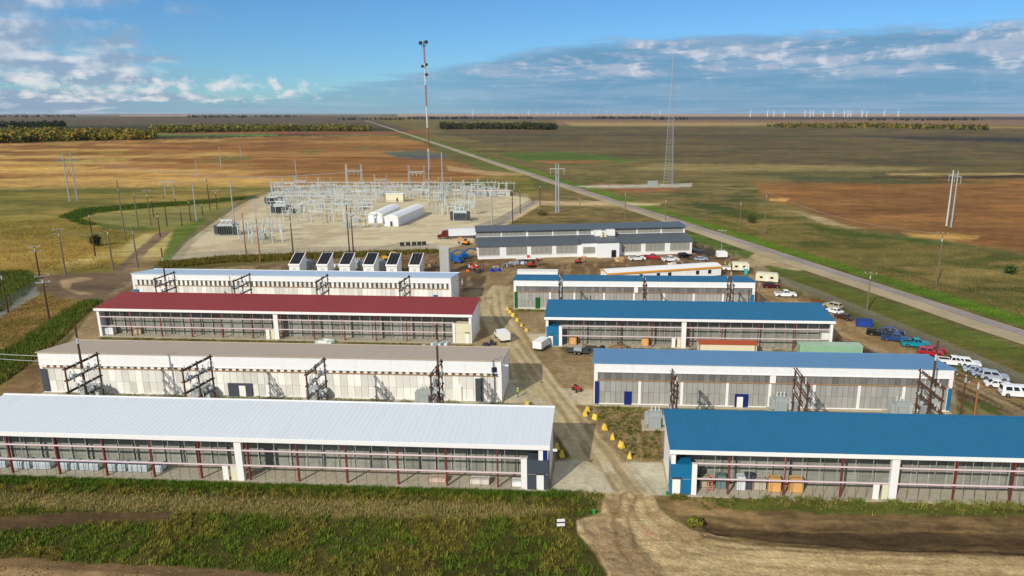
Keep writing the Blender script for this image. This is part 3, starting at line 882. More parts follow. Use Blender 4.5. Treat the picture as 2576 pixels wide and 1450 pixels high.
def cold_hall(label, FL, FR, roof_m, cols_px, post_px, blocks, bays_from, bays_to, name='data_hall', rv=4.9):
    """open-fronted hall: red columns, two pale girts, equipment racks behind an open strip of floor"""
    L, rz = facing(FL, FR)
    t = thing(name, label, 'building', (*FL, 0), rz, 'long metal data halls')
    U = lambda px, z=3.0, v=0.0: u_of(FL, rz, px, z, v)
    pbox('floor_slab', FLOORC, t, -.15, -.5, 0, L + .15, DEPTH, .12)
    pbox('back_wall', WHITE, t, .16, DEPTH - .15, .12, L - .16, DEPTH - .003, H_HI - .06)
    for x in (0, L - .15):
        part('side_wall', MB().prism_x([(0.01, .12), (DEPTH, .12), (DEPTH, H_HI - .02), (0.01, H_LO - .02)], x, x + .15), WHITE, t)
    roof_parts(t, L, H_LO, H_HI, roof_m)
    pbox('fascia', WHITE2, t, -.32, -.50, H_LO - .52, L + .32, -.425, H_LO + .06)
    pbox('soffit', WHITE, t, 0.2, -.42, H_LO - .50, L - .2, .05, H_LO - .44)
    a, b = bays_from(U), bays_to(U)
    pbox('corner_post', WHITE2, t, -.02, -.06, .12, .55, .3, H_LO - .5)
    pbox('corner_post', WHITE2, t, L - .55, -.06, .12, L + .02, .3, H_LO - .5)
    for px in cols_px:
        u = U(px)
        if -1 < u < L - .2:
            u = max(u, .7)
            pbox('column', RED_ST, t, u - .10, .12, .12, u + .10, .42, H_LO - .45)
    pu = U(post_px)
    pbox('centre_post', WHITE2, t, pu - .5, -.10, .12, pu + .5, .5, H_LO - .5)
    segs = [(max(a, .56), pu - .51), (pu + .51, min(b, L - .56))]
    for z, full in ((4.60, True), (2.36, False)):
        for s0, s1 in segs:
            if s1 - s0 > 1:
                pbox('girt', PINK, t, s0, -.05, z, s1, .10, z + .17)
                pbox('girt_lip', RED_ST, t, s0, -.02, z - .07, s1, .09, z - .002)
    # racks at mid depth
    n = max(1, int(round(L / 2.34)))
    w = L / n
    pm, rm = rack_panel_mesh(w)
    for i in range(n):
        o = obj('rack_panel', pm, t, (i * w, rv + .05 * ((i * 7) % 3), .12))
        obj('shelf_rails', rm, o)
        if i:
            pbox('rack_post', RACKP, t, i * w - .07, rv - .22, .12, i * w + .07, rv - .04, 6.4)
    mb = MB()
    for s0, s1 in segs:
        k = int((s1 - s0) / 1.4)
        for i in range(1, k):
            x = s0 + (s1 - s0) * i / k
            mb.box(x - .022, .2, .12, x + .022, .245, 2.28)
    part('screen_posts', mb, DARKP, t)['kind'] = 'stuff'
    for s0, s1 in segs:                                   # pale mullions of the upper screens, three to a bay
        k = max(1, int(round((s1 - s0) / 2.34)))
        for i in range(1, k):
            x = s0 + (s1 - s0) * i / k
            pbox('mullion', RACKP, t, x - .03, .14, 2.56, x + .03, .2, H_LO - .52)
    # double door beside the centre post
    for dx, dm in ((-2.55, DOORW), (-1.38, CREAM)):
        d = pbox('door', dm, t, pu + dx, -.02, .12, pu + dx + .8, .1, 2.34)
    for kind, p0, p1, z1, m in blocks:
        u0, u1 = (U(p0) if isinstance(p0, (int, float)) else p0[0]), (U(p1) if isinstance(p1, (int, float)) else p1[0])
        u0, u1 = max(u0, -.05), min(u1, L + .05)
        if kind == 'office':
            pbox('office_wall', m, t, u0, -.12, .12, u1, 2.2, z1)
            pbox('panel_joint', RACKP, t, u0, -.135, z1 * .52, u1, -.122, z1 * .52 + .05)
        elif kind == 'door':
            d = pbox('door', DOORW, t, u0, -.20, .12, u1, -.123, z1)
            pbox('door_hood', STEELD, t, u0 - .1, -.42, z1 + .12, u1 + .1, -.124, z1 + .22)
        elif kind == 'post':
            pbox('frame_post', WHITE2, t, u0, -.16, .12, u1, .4, z1)
        elif kind == 'sign':
            pbox('end_panel', m, t, u0, -.14, z1 - 1.7, u1, -.065, z1)
        elif kind == 'patch':
            pbox('wall_patch', m, t, u0, -.13, z1 - 1.7, u1, -.062, z1)
    return t, FL, rz, L

def hot_hall(label, FL, FR, roof_m, hood_z, band, low_m, pil_px, doors, name='data_hall', mid_hood=None, ledge=4.62, end_panels=()):
    """windowless front: white hood, vent band over a timber ledge, two rows of filter panels"""
    L, rz = facing(FL, FR)
    t = thing(name, label, 'building', (*FL, 0), rz, 'long metal data halls')
    U = lambda px, z=3.0, v=0.0: u_of(FL, rz, px, z, v)
    pbox('floor_slab', CONC, t, -.15, -.9, 0, L + .15, DEPTH, .14)
    pbox('back_wall', WHITE, t, .16, DEPTH - .15, .14, L - .16, DEPTH - .003, H_LO - .06)
    pbox('front_wall', WHITE, t, .16, .12, .14, L - .16, .25, H_HI - .06)
    for x in (0, L - .15):
        part('side_wall', MB().prism_x([(0.0, .14), (DEPTH, .14), (DEPTH, H_LO - .02), (0.0, H_HI - .02)], x, x + .15), WHITE, t)
    roof_parts(t, L, H_HI, H_LO, roof_m)
    # hood: sheets with fine joints
    n = int(L / 6.1)
    for i in range(n):
        a, b = i * L / n, (i + 1) * L / n - .02
        pbox('hood_sheet', WHITE, t, a, -.24, hood_z, b, .1, H_HI - .03)
    pbox('hood_lip', WHITE2, t, -.05, -.30, hood_z - .05, L + .05, -.243, hood_z + .12)
    pbox('ledge', LEDGE, t, .4, -.26, ledge - .06, L - .4, .1, ledge + .05)
    n = int(L / (.95 if band == 'louvre' else 1.26))
    w = L / n
    for i in range(n):
        a, b = i * w + .03, (i + 1) * w - .03
        if hood_z - ledge > .25:
            if band == 'blocks':          # white sheet with dark gaps between
                pbox('vent', PAN_D, t, a, -.02, ledge + .06, a + w * .42, .1, hood_z)
                pbox('vent_cover', PAN_W, t, a + w * .44, -.10, ledge + .06, b, .1, hood_z)
            else:
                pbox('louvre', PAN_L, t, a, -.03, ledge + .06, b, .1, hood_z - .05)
        pbox('filter_panel', low_m, t, a, -.04, .3, b, .1, 2.38)
        pbox('filter_panel', low_m, t, a, -.03, 2.42, b, .1, ledge - .11)
    pbox('base_trim', WHITE2, t, .1, -.14, .14, L - .1, .08, .28)
    pbox('corner_post', WHITE2, t, -.02, -.2, .14, .62, .2, hood_z)
    pbox('corner_post', WHITE2, t, L - .62, -.2, .14, L + .02, .2, hood_z)
    for px in pil_px:
        u = U(px)
        pbox('pilaster', WHITE2, t, u - .24, -.16, .28, u + .24, .08, ledge - .1)
    for px in (mid_hood or ()):
        u = U(px, 5.5)
        pbox('hood_post', WHITE2, t, u - .5, -.20, ledge + .06, u + .5, .08, hood_z - .06)
    for p0, p1, z1, m, d0, d1, dz in doors:
        u0, u1 = U(p0, 1.5), U(p1, 1.5)
        pbox('door_surround', m, t, u0, -.30, .14, u1, .06, z1)
        if d0:
            pbox('door', DOORW, t, U(d0, 1.5), -.36, .14, U(d1, 1.5), -.302, dz)
    for p0, p1, z0, z1, m in end_panels:
        pbox('end_panel', m, t, max(U(p0), -.03), -.26, z0, min(U(p1), L + .03), -.205, z1)
    return t, FL, rz, L

HALLS = {}
H_1L = ((-86.2, 93.2), (-1.7, 88.3))
H_1R = ((14.8, 87.2), (75.7, 84.0))
H_2L = ((-95.0, 123.6), (-10.4, 119.0))
H_2R = ((5.9, 118.1), (66.8, 114.7))
H_3L = ((-106.2, 157.8), (-19.8, 152.4))
H_3R = ((-3.2, 150.6), (58.6, 147.4))
H_4L = ((-116.2, 189.4), (-29.0, 184.5))
H_4R = ((-12.2, 181.8), (50.2, 179.5))
cold_hall('long hall with white roof and open rack front, nearest on the left', *H_1L, R_WHITE,
          [20, 140, 260, 380, 500, 623, 747, 870, 999, 1122, 1251], 602,
          [('office', 1327, 1381, 4.55, SLATE), ('door', 1350, 1368, 2.35, None), ('post', 1311, 1326, 4.62, None),
           ('patch', 1355, 1366, 6.2, WHITE2), ('sign', 1366.5, 1377, 6.2, NAVY)],
          lambda U: 0.0, lambda U: U(1312), rv=4.3)
cold_hall('long hall with deep blue roof and open front, cut off by the right edge', *H_1R, R_BLUE,
          [1834, 1975, 2119, 2260, 2405, 2550, 2690], 2249,
          [('office', 1686, 1739, 4.55, BLUE_P), ('door', 1692, 1712, 2.4, None), ('post', 1740, 1753, 4.62, None)],
          lambda U: U(1754), lambda U: 60.5, rv=3.4)
cold_hall('long hall with dark red roof and open rack front', *H_3L, R_RED,
          [327, 403, 480, 557, 633, 708, 788, 865, 944, 1022, 1100], 695,
          [('office', 1146, 1184, 4.55, CREAM), ('door', 1171, 1180, 2.4, None), ('post', 1139, 1145, 4.62, None)],
          lambda U: 0.5, lambda U: U(1140), rv=2.4)
cold_hall('long hall with deep blue roof behind the faded blue one, open rack front', *H_3R, R_BLUE,
          [1467, 1554, 1640, 1735, 1817, 1907, 1997], 1720,
          [('office', 1374, 1405, 4.55, BLUE_P), ('door', 1380, 1391, 2.4, None), ('post', 1406, 1414, 4.62, None)],
          lambda U: U(1415), lambda U: 61.5, rv=2.2)
hot_hall('long hall with tan roof and white panelled front behind the white-roofed hall', *H_2L, R_TAN, 5.5, 'blocks', PAN_W, [], [
    (576, 636, 2.6, SLATE, 604, 620, 2.2), (1197, 1214, 4.4, SLATE, None, None, 0), (1141, 1162, 2.9, DOORW, None, None, 0)],
    end_panels=((1238, 1252, 5.1, 6.6, SLATE), (107, 122, .3, 4.7, SLATE)), ledge=4.92)
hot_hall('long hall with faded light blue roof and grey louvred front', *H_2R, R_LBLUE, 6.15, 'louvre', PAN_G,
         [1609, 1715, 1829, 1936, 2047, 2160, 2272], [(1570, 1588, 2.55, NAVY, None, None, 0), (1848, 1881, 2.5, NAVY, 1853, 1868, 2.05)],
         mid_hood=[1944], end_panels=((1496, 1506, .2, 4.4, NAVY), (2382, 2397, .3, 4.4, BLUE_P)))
hot_hall('white fronted hall with pale blue roof, farthest of the left row', *H_4L, R_SKY, 6.2, 'blocks', PAN_W, [],
         [(1091, 1101, 3.0, BLUE_P, None, None, 0)], end_panels=((338, 350, .3, 3.4, BLUE_P),))
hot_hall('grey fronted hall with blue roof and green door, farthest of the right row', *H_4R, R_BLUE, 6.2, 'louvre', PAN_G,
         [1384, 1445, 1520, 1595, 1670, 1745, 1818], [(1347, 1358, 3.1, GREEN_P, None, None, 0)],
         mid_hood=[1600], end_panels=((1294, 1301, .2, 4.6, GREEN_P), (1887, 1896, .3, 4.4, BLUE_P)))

# ------------------------------------------------------------------ timber switch racks in the aisles
RACKS = {}
def switch_rack(near, far, label, ztop=11.3):
    """rack of three posts between two post tops given in image pixels"""
    a, b = Vector((*G(*near, ztop), 0)), Vector((*G(*far, ztop), 0))
    L = max(5.0, min(9.0, (b - a).length))
    b = a + (b - a).normalized() * L
    rz = math.atan2(b.y - a.y, b.x - a.x) - PI / 2
    t = thing('switch_rack', label, 'power rack', a, rz, 'timber switch racks between the halls')
    key = round(L, 1)
    if key not in RACKS:
        d = {}
        d['post'] = MB().tube((0, 0, -.1), (0, 0, ztop), .17, .13, 7).mesh('post', WOOD)
        d['arm'] = MB().bar((-.2, -.25, 0), (-.2, L + .25, 0), .11, .2).bar((.2, -.25, 0), (.2, L + .25, 0), .11, .2).mesh('crossarm', WOOD)
        ins = MB()
        for k in range(3):
            ins.tube((0, 0, k * .16), (0, 0, k * .16 + .1), .11, .09, 7).tube((0, 0, k * .16 + .1), (0, 0, k * .16 + .16), .05, .05, 5)
        d['insulator'] = ins.mesh('insulator', PORC)
        sw = MB().bar((0, -.4, .5), (0, .5, -.1), .09).box(-.1, -.5, .3, .1, -.3, .7).box(-.1, .4, -.2, .1, .6, .2)
        d['switch'] = sw.mesh('cutout_switch', STEELP)
        cr = MB()
        q = random.Random(8)
        for k in range(26):
            y, z = q.uniform(.3, L - .3), q.choice((10.4, 9.4, 8.2, 7.0, 5.8))
            cr.bar((.24, y, z), (.24 + q.uniform(-.1, .1), y + q.uniform(-.9, .9), z - q.uniform(.5, 1.4)), .07)
        for k in range(8):
            y = q.uniform(.4, L - .4)
            z = q.choice((9.6, 7.8, 6.0))
            cr.box(.1, y - .2, z - .35, .45, y + .2, z + .15)
        d['cable'] = cr.mesh('cable_runs', STEELP)
        d['cond'] = MB().tube((0, 0, 0), (0, 0, 6.4), .07, .07, 6).mesh('conduit', STEEL)
        RACKS[key] = d
    d = RACKS[key]
    for k in (0, .5, 1):
        obj('post', d['post'], t, (0, k * L, 0))
    for i, z in enumerate((10.9, 9.0, 7.1, 5.2)):
        obj('crossarm', d['arm'], t, (0, 0, z))
        for k in range(5):
            y = .7 + k * (L - 1.4) / 4
            if abs(y - L / 2) < .3:
                continue
            if i in (0, 2):
                obj('insulator', d['insulator'], t, (.2 if k % 2 else -.2, y, z + .1))
            else:
                obj('cutout_switch', d['switch'], t, (.28, y, z - .1), (0, 0, 0))
    obj('cable_runs', d['cable'], t)['kind'] = 'stuff'
    for k in range(6):
        obj('conduit', d['cond'], t, (-.3, L * .5 + k * .3, 0))
    pbox('control_box', STEELP, t, -.45, L * .2, 1.0, .35, L * .2 + .9, 2.3)
    return t, a, b, L
RK = [
    ((162, 924), (243, 886), 'timber switch rack before the tan-roofed hall, leftmost of its four'),
    ((458, 927), (528, 892), 'timber switch rack before the tan-roofed hall, second from the left'),
    ((770, 937), (815, 899), 'timber switch rack before the tan-roofed hall, third from the left'),
    ((1083, 940), (1110, 904), 'timber switch rack before the tan-roofed hall, beside a tall pole near the road'),
    ((1704, 965), (1691, 928), 'timber switch rack before the faded blue hall, leftmost of its three'),
    ((2034, 966), (2002, 922), 'timber switch rack before the faded blue hall, middle of its three'),
    ((2375, 972), (2317, 927), 'timber switch rack before the faded blue hall, at its right end'),
    ((388, 699), (437, 682), 'timber switch rack before the pale blue roofed hall, leftmost of its four'),
    ((587, 704), (627, 687), 'timber switch rack before the pale blue roofed hall, second from the left'),
    ((795, 706), (823, 689), 'timber switch rack before the pale blue roofed hall, third from the left'),
    ((1004, 709), (1029, 692), 'timber switch rack before the pale blue roofed hall, rightmost of its four'),
    ((1407, 712), (1410, 692), 'timber switch rack before the grey hall with green door, leftmost of its three'),
    ((1626, 715), (1620, 695), 'timber switch rack before the grey hall with green door, middle of its three'),
    ((1846, 715), (1832, 695), 'timber switch rack before the grey hall with green door, rightmost of its three'),
]
rack_at = [switch_rack(*r) for r in RK]

# ------------------------------------------------------------------ pad transformers in the aisles
def make_transformer():
    t = thing('transformer', 'grey transformer', 'transformer')
    pbox('pad', CONC, t, -2.2, -1.9, 0, 2.2, 1.9, .25)
    part('tank', MB().box(-1.1, -.9, .27, 1.1, .9, 2.5).box(-1.0, -.8, 2.5, 1.0, .8, 2.66), TGREY, t)
    fin = MB()
    for k in range(7):
        fin.box(1.14, -.85 + k * .26, .6, 1.75, -.78 + k * .26, 2.3)
    part('radiator', fin, STEELP, t)
    fin = MB()
    for k in range(7):
        fin.box(-1.75, -.85 + k * .26, .6, -1.14, -.78 + k * .26, 2.3)
    part('radiator', fin, TGREY, t)
    pbox('cable_box', TGREY, t, -.8, -1.5, .27, .8, -.94, 2.0)
    bm_ = MB()
    for k in range(4):
        bm_.tube((0, 0, k * .2), (0, 0, k * .2 + .12), .13, .1, 7).tube((0, 0, k * .2 + .12), (0, 0, k * .2 + .2), .06, .06, 5)
    me = bm_.mesh('bushing', PORC)
    for x in (-.6, 0, .6):
        obj('bushing', me, t, (x, .2, 2.66))
    return t
TR = Copies(make_transformer())
for (px, py), rz, lab in (((1648, 1072), -.05, 'grey transformer on a concrete pad beside the deep blue front hall, left end'),
                          ((1962, 1034), -.05, 'grey transformer before the faded blue hall, left of its middle switch rack'),
                          ((2262, 1046), -.05, 'grey transformer before the faded blue hall, left of its right switch rack'),
                          ((236, 1003), -.06, 'grey transformer at the leftmost rack of the tan-roofed hall'),
                          ((512, 1004), -.06, 'grey transformer at the second rack of the tan-roofed hall'),
                          ((778, 676), -.06, 'grey transformer between the first and second white sheds'),
                          ((900, 674), -.06, 'grey transformer between the third and fourth white sheds'),
                          ((962, 676), -.06, 'grey transformer between the fourth and fifth white sheds'),
                          ((800, 1008), -.06, 'grey transformer at the third rack of the tan-roofed hall'),
                          ((1072, 1014), -.06, 'grey transformer at the road end rack of the tan-roofed hall')):
    TR.at((*G(px, py), 0), rz, lab, 'grey transformers between the halls')
# ================================================================== OFFICE BUILDING WITH CLERESTORY
def office():
    FL, FR = (-29.1, 247.0), (48.1, 258.0)
    L, rz = facing(FL, FR)
    t = thing('office_building', 'white two-tier building with dark grey roofs and clerestory windows', 'building', (*FL, 0), rz)
    U = lambda px, z=3.0, v=0.0: u_of(FL, rz, px, z, v)
    WIN = mat('dusty_window_panel', (150, 148, 138), .5, var=.12, scale=.8, orand=.06)
    MUL = mat('window_mullion', (120, 120, 114), .6)
    he, d1, hm, hu, hb, D = 4.7, 9.0, 6.0, 8.5, 9.1, 17.0
    pbox('front_wall', WHITE, t, 0, 0, 0, L, .3, he)
    pbox('back_wall', WHITE, t, .3, D - .3, 0, L - .3, D, hb - .1)
    for x in (0, L - .3):
        part('side_wall', MB().prism_x([(.3, 0), (D, 0), (D, hb - .05), (d1, hu - .05), (d1, hm), (.3, he)], x, x + .3), WHITE, t)
    pbox('clerestory_wall', WHITE, t, .3, d1, hm - .3, L - .3, d1 + .3, hu - .02)
    def slab(name, x0, x1, y0, z0, y1, z1, m=R_GREY, th=.22):
        return part(name, MB().prism_x([(y0, z0), (y1, z1), (y1, z1 + th), (y0, z0 + th)], x0, x1), m, t)
    slab('lower_roof', -.4, L + .4, -.7, he - .1, d1 - .02, hm + .05)
    slab('upper_roof', -.4, L + .4, d1 - 1.0, hu - .05, D + .4, hb)
    for x0, x1, y0, z0, y1, z1 in ((-.4, L + .4, -.7, he - .1, d1 - .02, hm + .05),):
        mb = MB()
        for i in range(int(L / 1.2) + 1):
            x = -.3 + i * 1.2
            mb.prism_x([(y0, z0 + .22), (y1, z1 + .22), (y1, z1 + .28), (y0, z0 + .28)], x, x + .05)
        part('roof_seams', mb, R_GREY, t)['kind'] = 'stuff'
    def window(p0, p1, z0, z1, v, pz):
        u0, u1 = U(p0, pz, v), U(p1, pz, v)
        w = pbox('window', WIN, t, u0, v - .06, z0, u1, v - .003, z1)
        k = max(2, int((u1 - u0) / 1.5))
        for i in range(k + 1):
            x = u0 + (u1 - u0) * i / k
            pbox('mullion', MUL, t, x - .05, v - .11, z0, x + .05, v - .062, z1)
        pbox('window_sill', WHITE2, t, u0 - .1, v - .22, z0 - .14, u1 + .1, v - .004, z0 - .02)
    s2 = lambda z: (1600 + z / 4.025) * .67083
    s3 = lambda z: (2160 + z / 3.578) * .67083
    for a, b in ((790, 1095), (1205, 1510), (1580, 1885), (1960, 2265)):
        window(s2(a), s2(b), 1.3, 4.2, 0, 2.5)
    for a, b in ((620, 865), (935, 1185), (1265, 1520)):
        window(s3(a), s3(b), 1.3, 4.2, 0, 2.5)
    for a, b in ((745, 1110), (1140, 1490), (1535, 1885), (1915, 2255)):
        window(s2(a), s2(b), hm + .55, hu - .25, d1, 7.3)
    for a, b in ((40, 195), (500, 800), (830, 1125), (1155, 1430)):
        window(s3(a), s3(b), hm + .55, hu - .25, d1, 7.3)
    # porch blocks
    u0, u1 = U(s3(70), 2), U(s3(275), 2)
    pbox('bay_wall', WHITE, t, u0, -1.6, 0, u1, -.003, 5.2)
    window(s3(100), s3(255), 1.4, 3.7, -1.6, 2.5)
    slab('bay_roof', u0 - .3, u1 + .3, -2.0, 5.2, 5.0, 5.95)
    u0, u1 = U(s3(280), 2, -3), U(s3(578), 2, -3)
    pbox('porch_wall', WHITE, t, u0, -3.4, 0, u1, -.006, 5.3)
    slab('porch_roof', u0 - .2, u1 + .2, -3.6, 5.3, 6.0, 6.15)
    pbox('doorway', mat('dark_doorway', (30, 26, 24), .8), t, U(s3(475), 1.5, -3.4), -3.46, .1, U(s3(540), 1.5, -3.4), -3.402, 2.7)
    # ventilation units on the roof
    for a, w, h in ((u0 + 1, 2.6, 2.2), (u0 + 5.4, 3.0, 2.4)):
        pbox('plenum', WHITE2, t, a, 5.6, 6.0, a + w, 8.6, 6.0 + h)
    for a in (u0 + 3.2, u0 + 4.6):
        part('roof_fan', MB().tube((a, 4.2, 6.0), (a, 4.2, 7.0), .5, .5, 10).tube((a, 4.2, 7.0), (a, 4.2, 7.35), .75, .35, 10), CREAM, t)
office()

# ------------------------------------------------------------------ long modular building with orange eave
def modular():
    FL, FR = (14.2, 209.1), (50.4, 219.4)
    L, rz = facing(FL, FR)
    t = thing('modular_building', 'long white modular building with an orange eave line', 'building', (*FL, 0), rz)
    ORNG = mat('orange_trim', (222, 152, 36), .5)
    pbox('wall', WHITE, t, 0, 0, .5, L, 6.6, 3.2)
    pbox('skirting', mat('dark_skirting', (90, 84, 74), .9), t, .2, .15, 0, L - .2, 6.4, .498)  # skirting in a darker grey-brown than the wall
    part('roof', MB().prism_x([(-.25, 3.2), (3.3, 3.75), (6.85, 3.2), (6.85, 3.36), (3.3, 3.92), (-.25, 3.36)], -.25, L + .25), WHITE2, t)
    pbox('eave_trim', ORNG, t, -.28, -.33, 2.9, L + .28, -.255, 3.46)
    for x in (-.33, L + .262):
        part('gable_trim', MB().prism_x([(-.25, 3.05), (3.3, 3.6), (6.85, 3.05), (6.85, 3.42), (3.3, 3.98), (-.25, 3.42)], x, x + .07), ORNG, t)
    for f in (.12, .27, .42, .52, .77, .88):
        w = pbox('window', GLASS, t, L * f, -.05, 1.3, L * f + 1.1, -.003, 2.5)
        pbox('window_sill', WHITE2, t, L * f - .1, -.12, 1.16, L * f + 1.2, -.004, 1.28)
    pbox('door', DOORW, t, L * .66, -.06, .5, L * .66 + 1, -.004, 2.6)
    pbox('step', LEDGE, t, L * .66 - .3, -1.4, 0, L * .66 + 1.3, -.07, .46)
modular()

# ------------------------------------------------------------------ six white sheds with black panel roofs
def make_shed():
    t = thing('white_shed', 'shed', 'shed')
    w, d = 3.4, 5.4
    part('walls', MB().prism_x([(0, 0), (d, 0), (d, 6.0), (0, 3.3)], -w / 2, w / 2), WHITE, t)
    part('roof', MB().prism_x([(-.25, 3.22), (d + .2, 6.1), (d + .2, 6.24), (-.25, 3.36)], -w / 2 - .15, w / 2 + .15), WHITE2, t)
    PANEL = mat('black_roof_panel', (16, 18, 24), .35)
    me = None
    for i in range(3):
        x = -w / 2 + .05 + i * (w - .1) / 3
        k = 2.88 / (d + .45)
        part('roof_panel', MB().prism_x([(.1, 3.54), (d, 3.54 + k * (d - .1)), (d, 3.62 + k * (d - .1)), (.1, 3.62)], x + .04, x + (w - .1) / 3 - .04), PANEL, t)
    part('eave_beam', MB().box(-w / 2 - .16, -.32, 3.0, w / 2 + .16, -.255, 3.4), WHITE2, t)
    pbox('shed_door', mat('pale_grey_door', (206, 206, 200), .6), t, -.55, -.05, .1, .55, -.003, 2.3)
    return t
SH = Copies(make_shed())
for k, px in enumerate((742, 812, 868, 928, 986, 1043)):
    Y = 221.0 + (1043 - px) * .004
    SH.at((x_at(Y, px), Y, 0), -.06 - .002 * k, ('white shed with black roof panels, %s of the six in a row' % ('leftmost', 'second from left', 'third from left', 'third from right', 'second from right', 'rightmost')[k]), 'white sheds behind the left halls')

# ------------------------------------------------------------------ containers, boxes, stack
def container(label, px, py, w, d, h, rz, wall, roof, name='shipping_container', pitched=0.0, grp=None):
    t = thing(name, label, 'container', (*G(px, py), 0), rz, grp)
    part('body', MB().box(-w / 2, 0, .15, w / 2, d, h), wall, t)
    if pitched:
        part('roof', MB().prism_x([(-.2, h), (d / 2, h + pitched), (d + .2, h), (d + .2, h + .1), (d / 2, h + pitched + .1), (-.2, h + .1)], -w / 2 - .15, w / 2 + .15), roof, t)
    else:
        pbox('lid', roof, t, -w / 2 - .04, -.04, h, w / 2 + .04, d + .04, h + .08)
    n = int(w / .6)
    mb = MB()
    for i in range(n):
        x = -w / 2 + .15 + i * (w - .3) / n
        mb.box(x, -.05, .3, x + .25, -.003, h - .15)
    part('corrugation', mb, wall, t)['kind'] = 'stuff'
    for x in (-w / 2 + .15, w / 2 - .35):
        pbox('corner_post', roof, t, x - .1, -.07, .05, x + .1, -.052, h - .05)
    pbox('skid', STEELD, t, -w / 2 + .2, .1, 0, w / 2 - .2, d - .1, .148)
    return t
MINT = mat('mint_green_paint', (140, 180, 150), .6, var=.12)
container('long mint green container before the deep blue roofed rear hall', 2090, 897, 13.0, 2.6, 2.3, -.05, MINT, mat('pale_green_lid', (164, 190, 164), .6))
container('cream container with a rusty red roof before the rear blue hall', 1830, 893, 12.2, 2.6, 2.3, -.05, CREAM, mat('rust_red_roof', (164, 74, 48), .7), pitched=.5)
container('blue open dumpster on the parking strip', 2174, 824, 3.6, 2.2, 1.6, -.3, mat('blue_skip_paint', (24, 62, 150), .6), mat('blue_skip_rim', (20, 48, 120), .6), name='dumpster')
container('tall grey ribbed stack beside the blue lifts', 1119, 690, 3.0, 2.6, 8.2, -.03, mat('grey_ribbed_steel', (176, 176, 172), .6, var=.12), STEELP, name='steel_stack')
container('white flat-roofed container behind the far blue-roofed hall', 1352, 706, 12.5, 3.2, 2.8, -.04, WHITE, mat('pale_flat_lid', (226, 224, 216), .7))
for k, px in enumerate((1012, 1027, 1042, 1055, 1067)):
    t = thing('cable_box', 'small black box on the gravel, %s of five in a row' % ('leftmost', 'second from left', 'middle', 'second from right', 'rightmost')[k], 'box', (*G(px, 620 - (k * .6)), 0), .1, 'black boxes in a row on the gravel')
    BLK = mat('black_plastic', (26, 24, 24), .6)
    part('body', MB().box(-.75, -.6, .1, .75, .6, 1.4), BLK, t)
    part('lid', MB().box(-.82, -.66, 1.4, .82, .66, 1.52), STEELD, t)
    pbox('runner', LEDGE, t, -.7, -.5, 0, .7, .5, .098)

# ------------------------------------------------------------------ yellow barrier blocks
def make_block():
    t = thing('barrier_block', 'yellow block', 'barrier')
    part('foot', MB().loft([[(-.42, -.55, 0), (.42, -.55, 0), (.42, .55, 0), (-.42, .55, 0)], [(-.42, -.55, .28), (.42, -.55, .28), (.42, .55, .28), (-.42, .55, .28)]]), YELL, t)
    part('stem', MB().loft([[(-.40, -.53, .28), (.40, -.53, .28), (.40, .53, .28), (-.40, .53, .28)], [(-.24, -.5, .6), (.24, -.5, .6), (.24, .5, .6), (-.24, .5, .6)], [(-.16, -.48, 1.12), (.16, -.48, 1.12), (.16, .48, 1.12), (-.16, .48, 1.12)]]), YELL, t)
    part('lifting_eye', MB().tube((-.06, 0, 1.1), (-.06, 0, 1.26), .03).tube((.06, 0, 1.1), (.06, 0, 1.26), .03).tube((-.08, 0, 1.25), (.08, 0, 1.25), .03), STEELD, t)
    return t
BL = Copies(make_block())
front = ((1478, 1036, 'farthest'), (1497, 1055, 'second farthest'), (1521, 1081, 'third farthest'), (1541, 1104, 'third nearest'), (1563, 1126, 'second nearest'), (1584, 1152, 'nearest'))
for px, py, w in front:
    BL.at((*G(px, py), 0), .35 + rnd.uniform(-.7, .7), 'yellow barrier block beside the deep blue front hall, %s of six' % w, 'yellow barrier blocks along the road', scale=rnd.uniform(.72, .9))
back = ((1277, 780, 'farthest'), (1283, 788, 'second farthest'), (1291, 797, 'third farthest'), (1301, 809, 'third nearest'), (1312, 821, 'second nearest'), (1324, 834, 'nearest'))
for px, py, w in back:
    BL.at((*G(px, py), 0), .35 + rnd.uniform(-.5, .5), scale=rnd.uniform(.7, .85), label='yellow barrier block in the line below the green door, %s of six' % w, group='yellow barrier blocks along the road')
for px, py, w in ((1414, 1149, 'yellow barrier block in the shade of the white-roofed hall'), (1326, 1021, 'yellow barrier block behind the right end of the white roof'),
                  (1472, 1046, 'small yellow block fallen at the road edge'), (1207, 829, 'yellow barrier block at the right end of the red-roofed hall'), (1196, 848, 'yellow barrier block below the right end wall of the red-roofed hall'),
                  (1402, 1130, 'yellow barrier block against the end wall of the white-roofed hall')):
    BL.at((*G(px, py), 0), .2, w, 'yellow barrier blocks along the road', scale=.8)

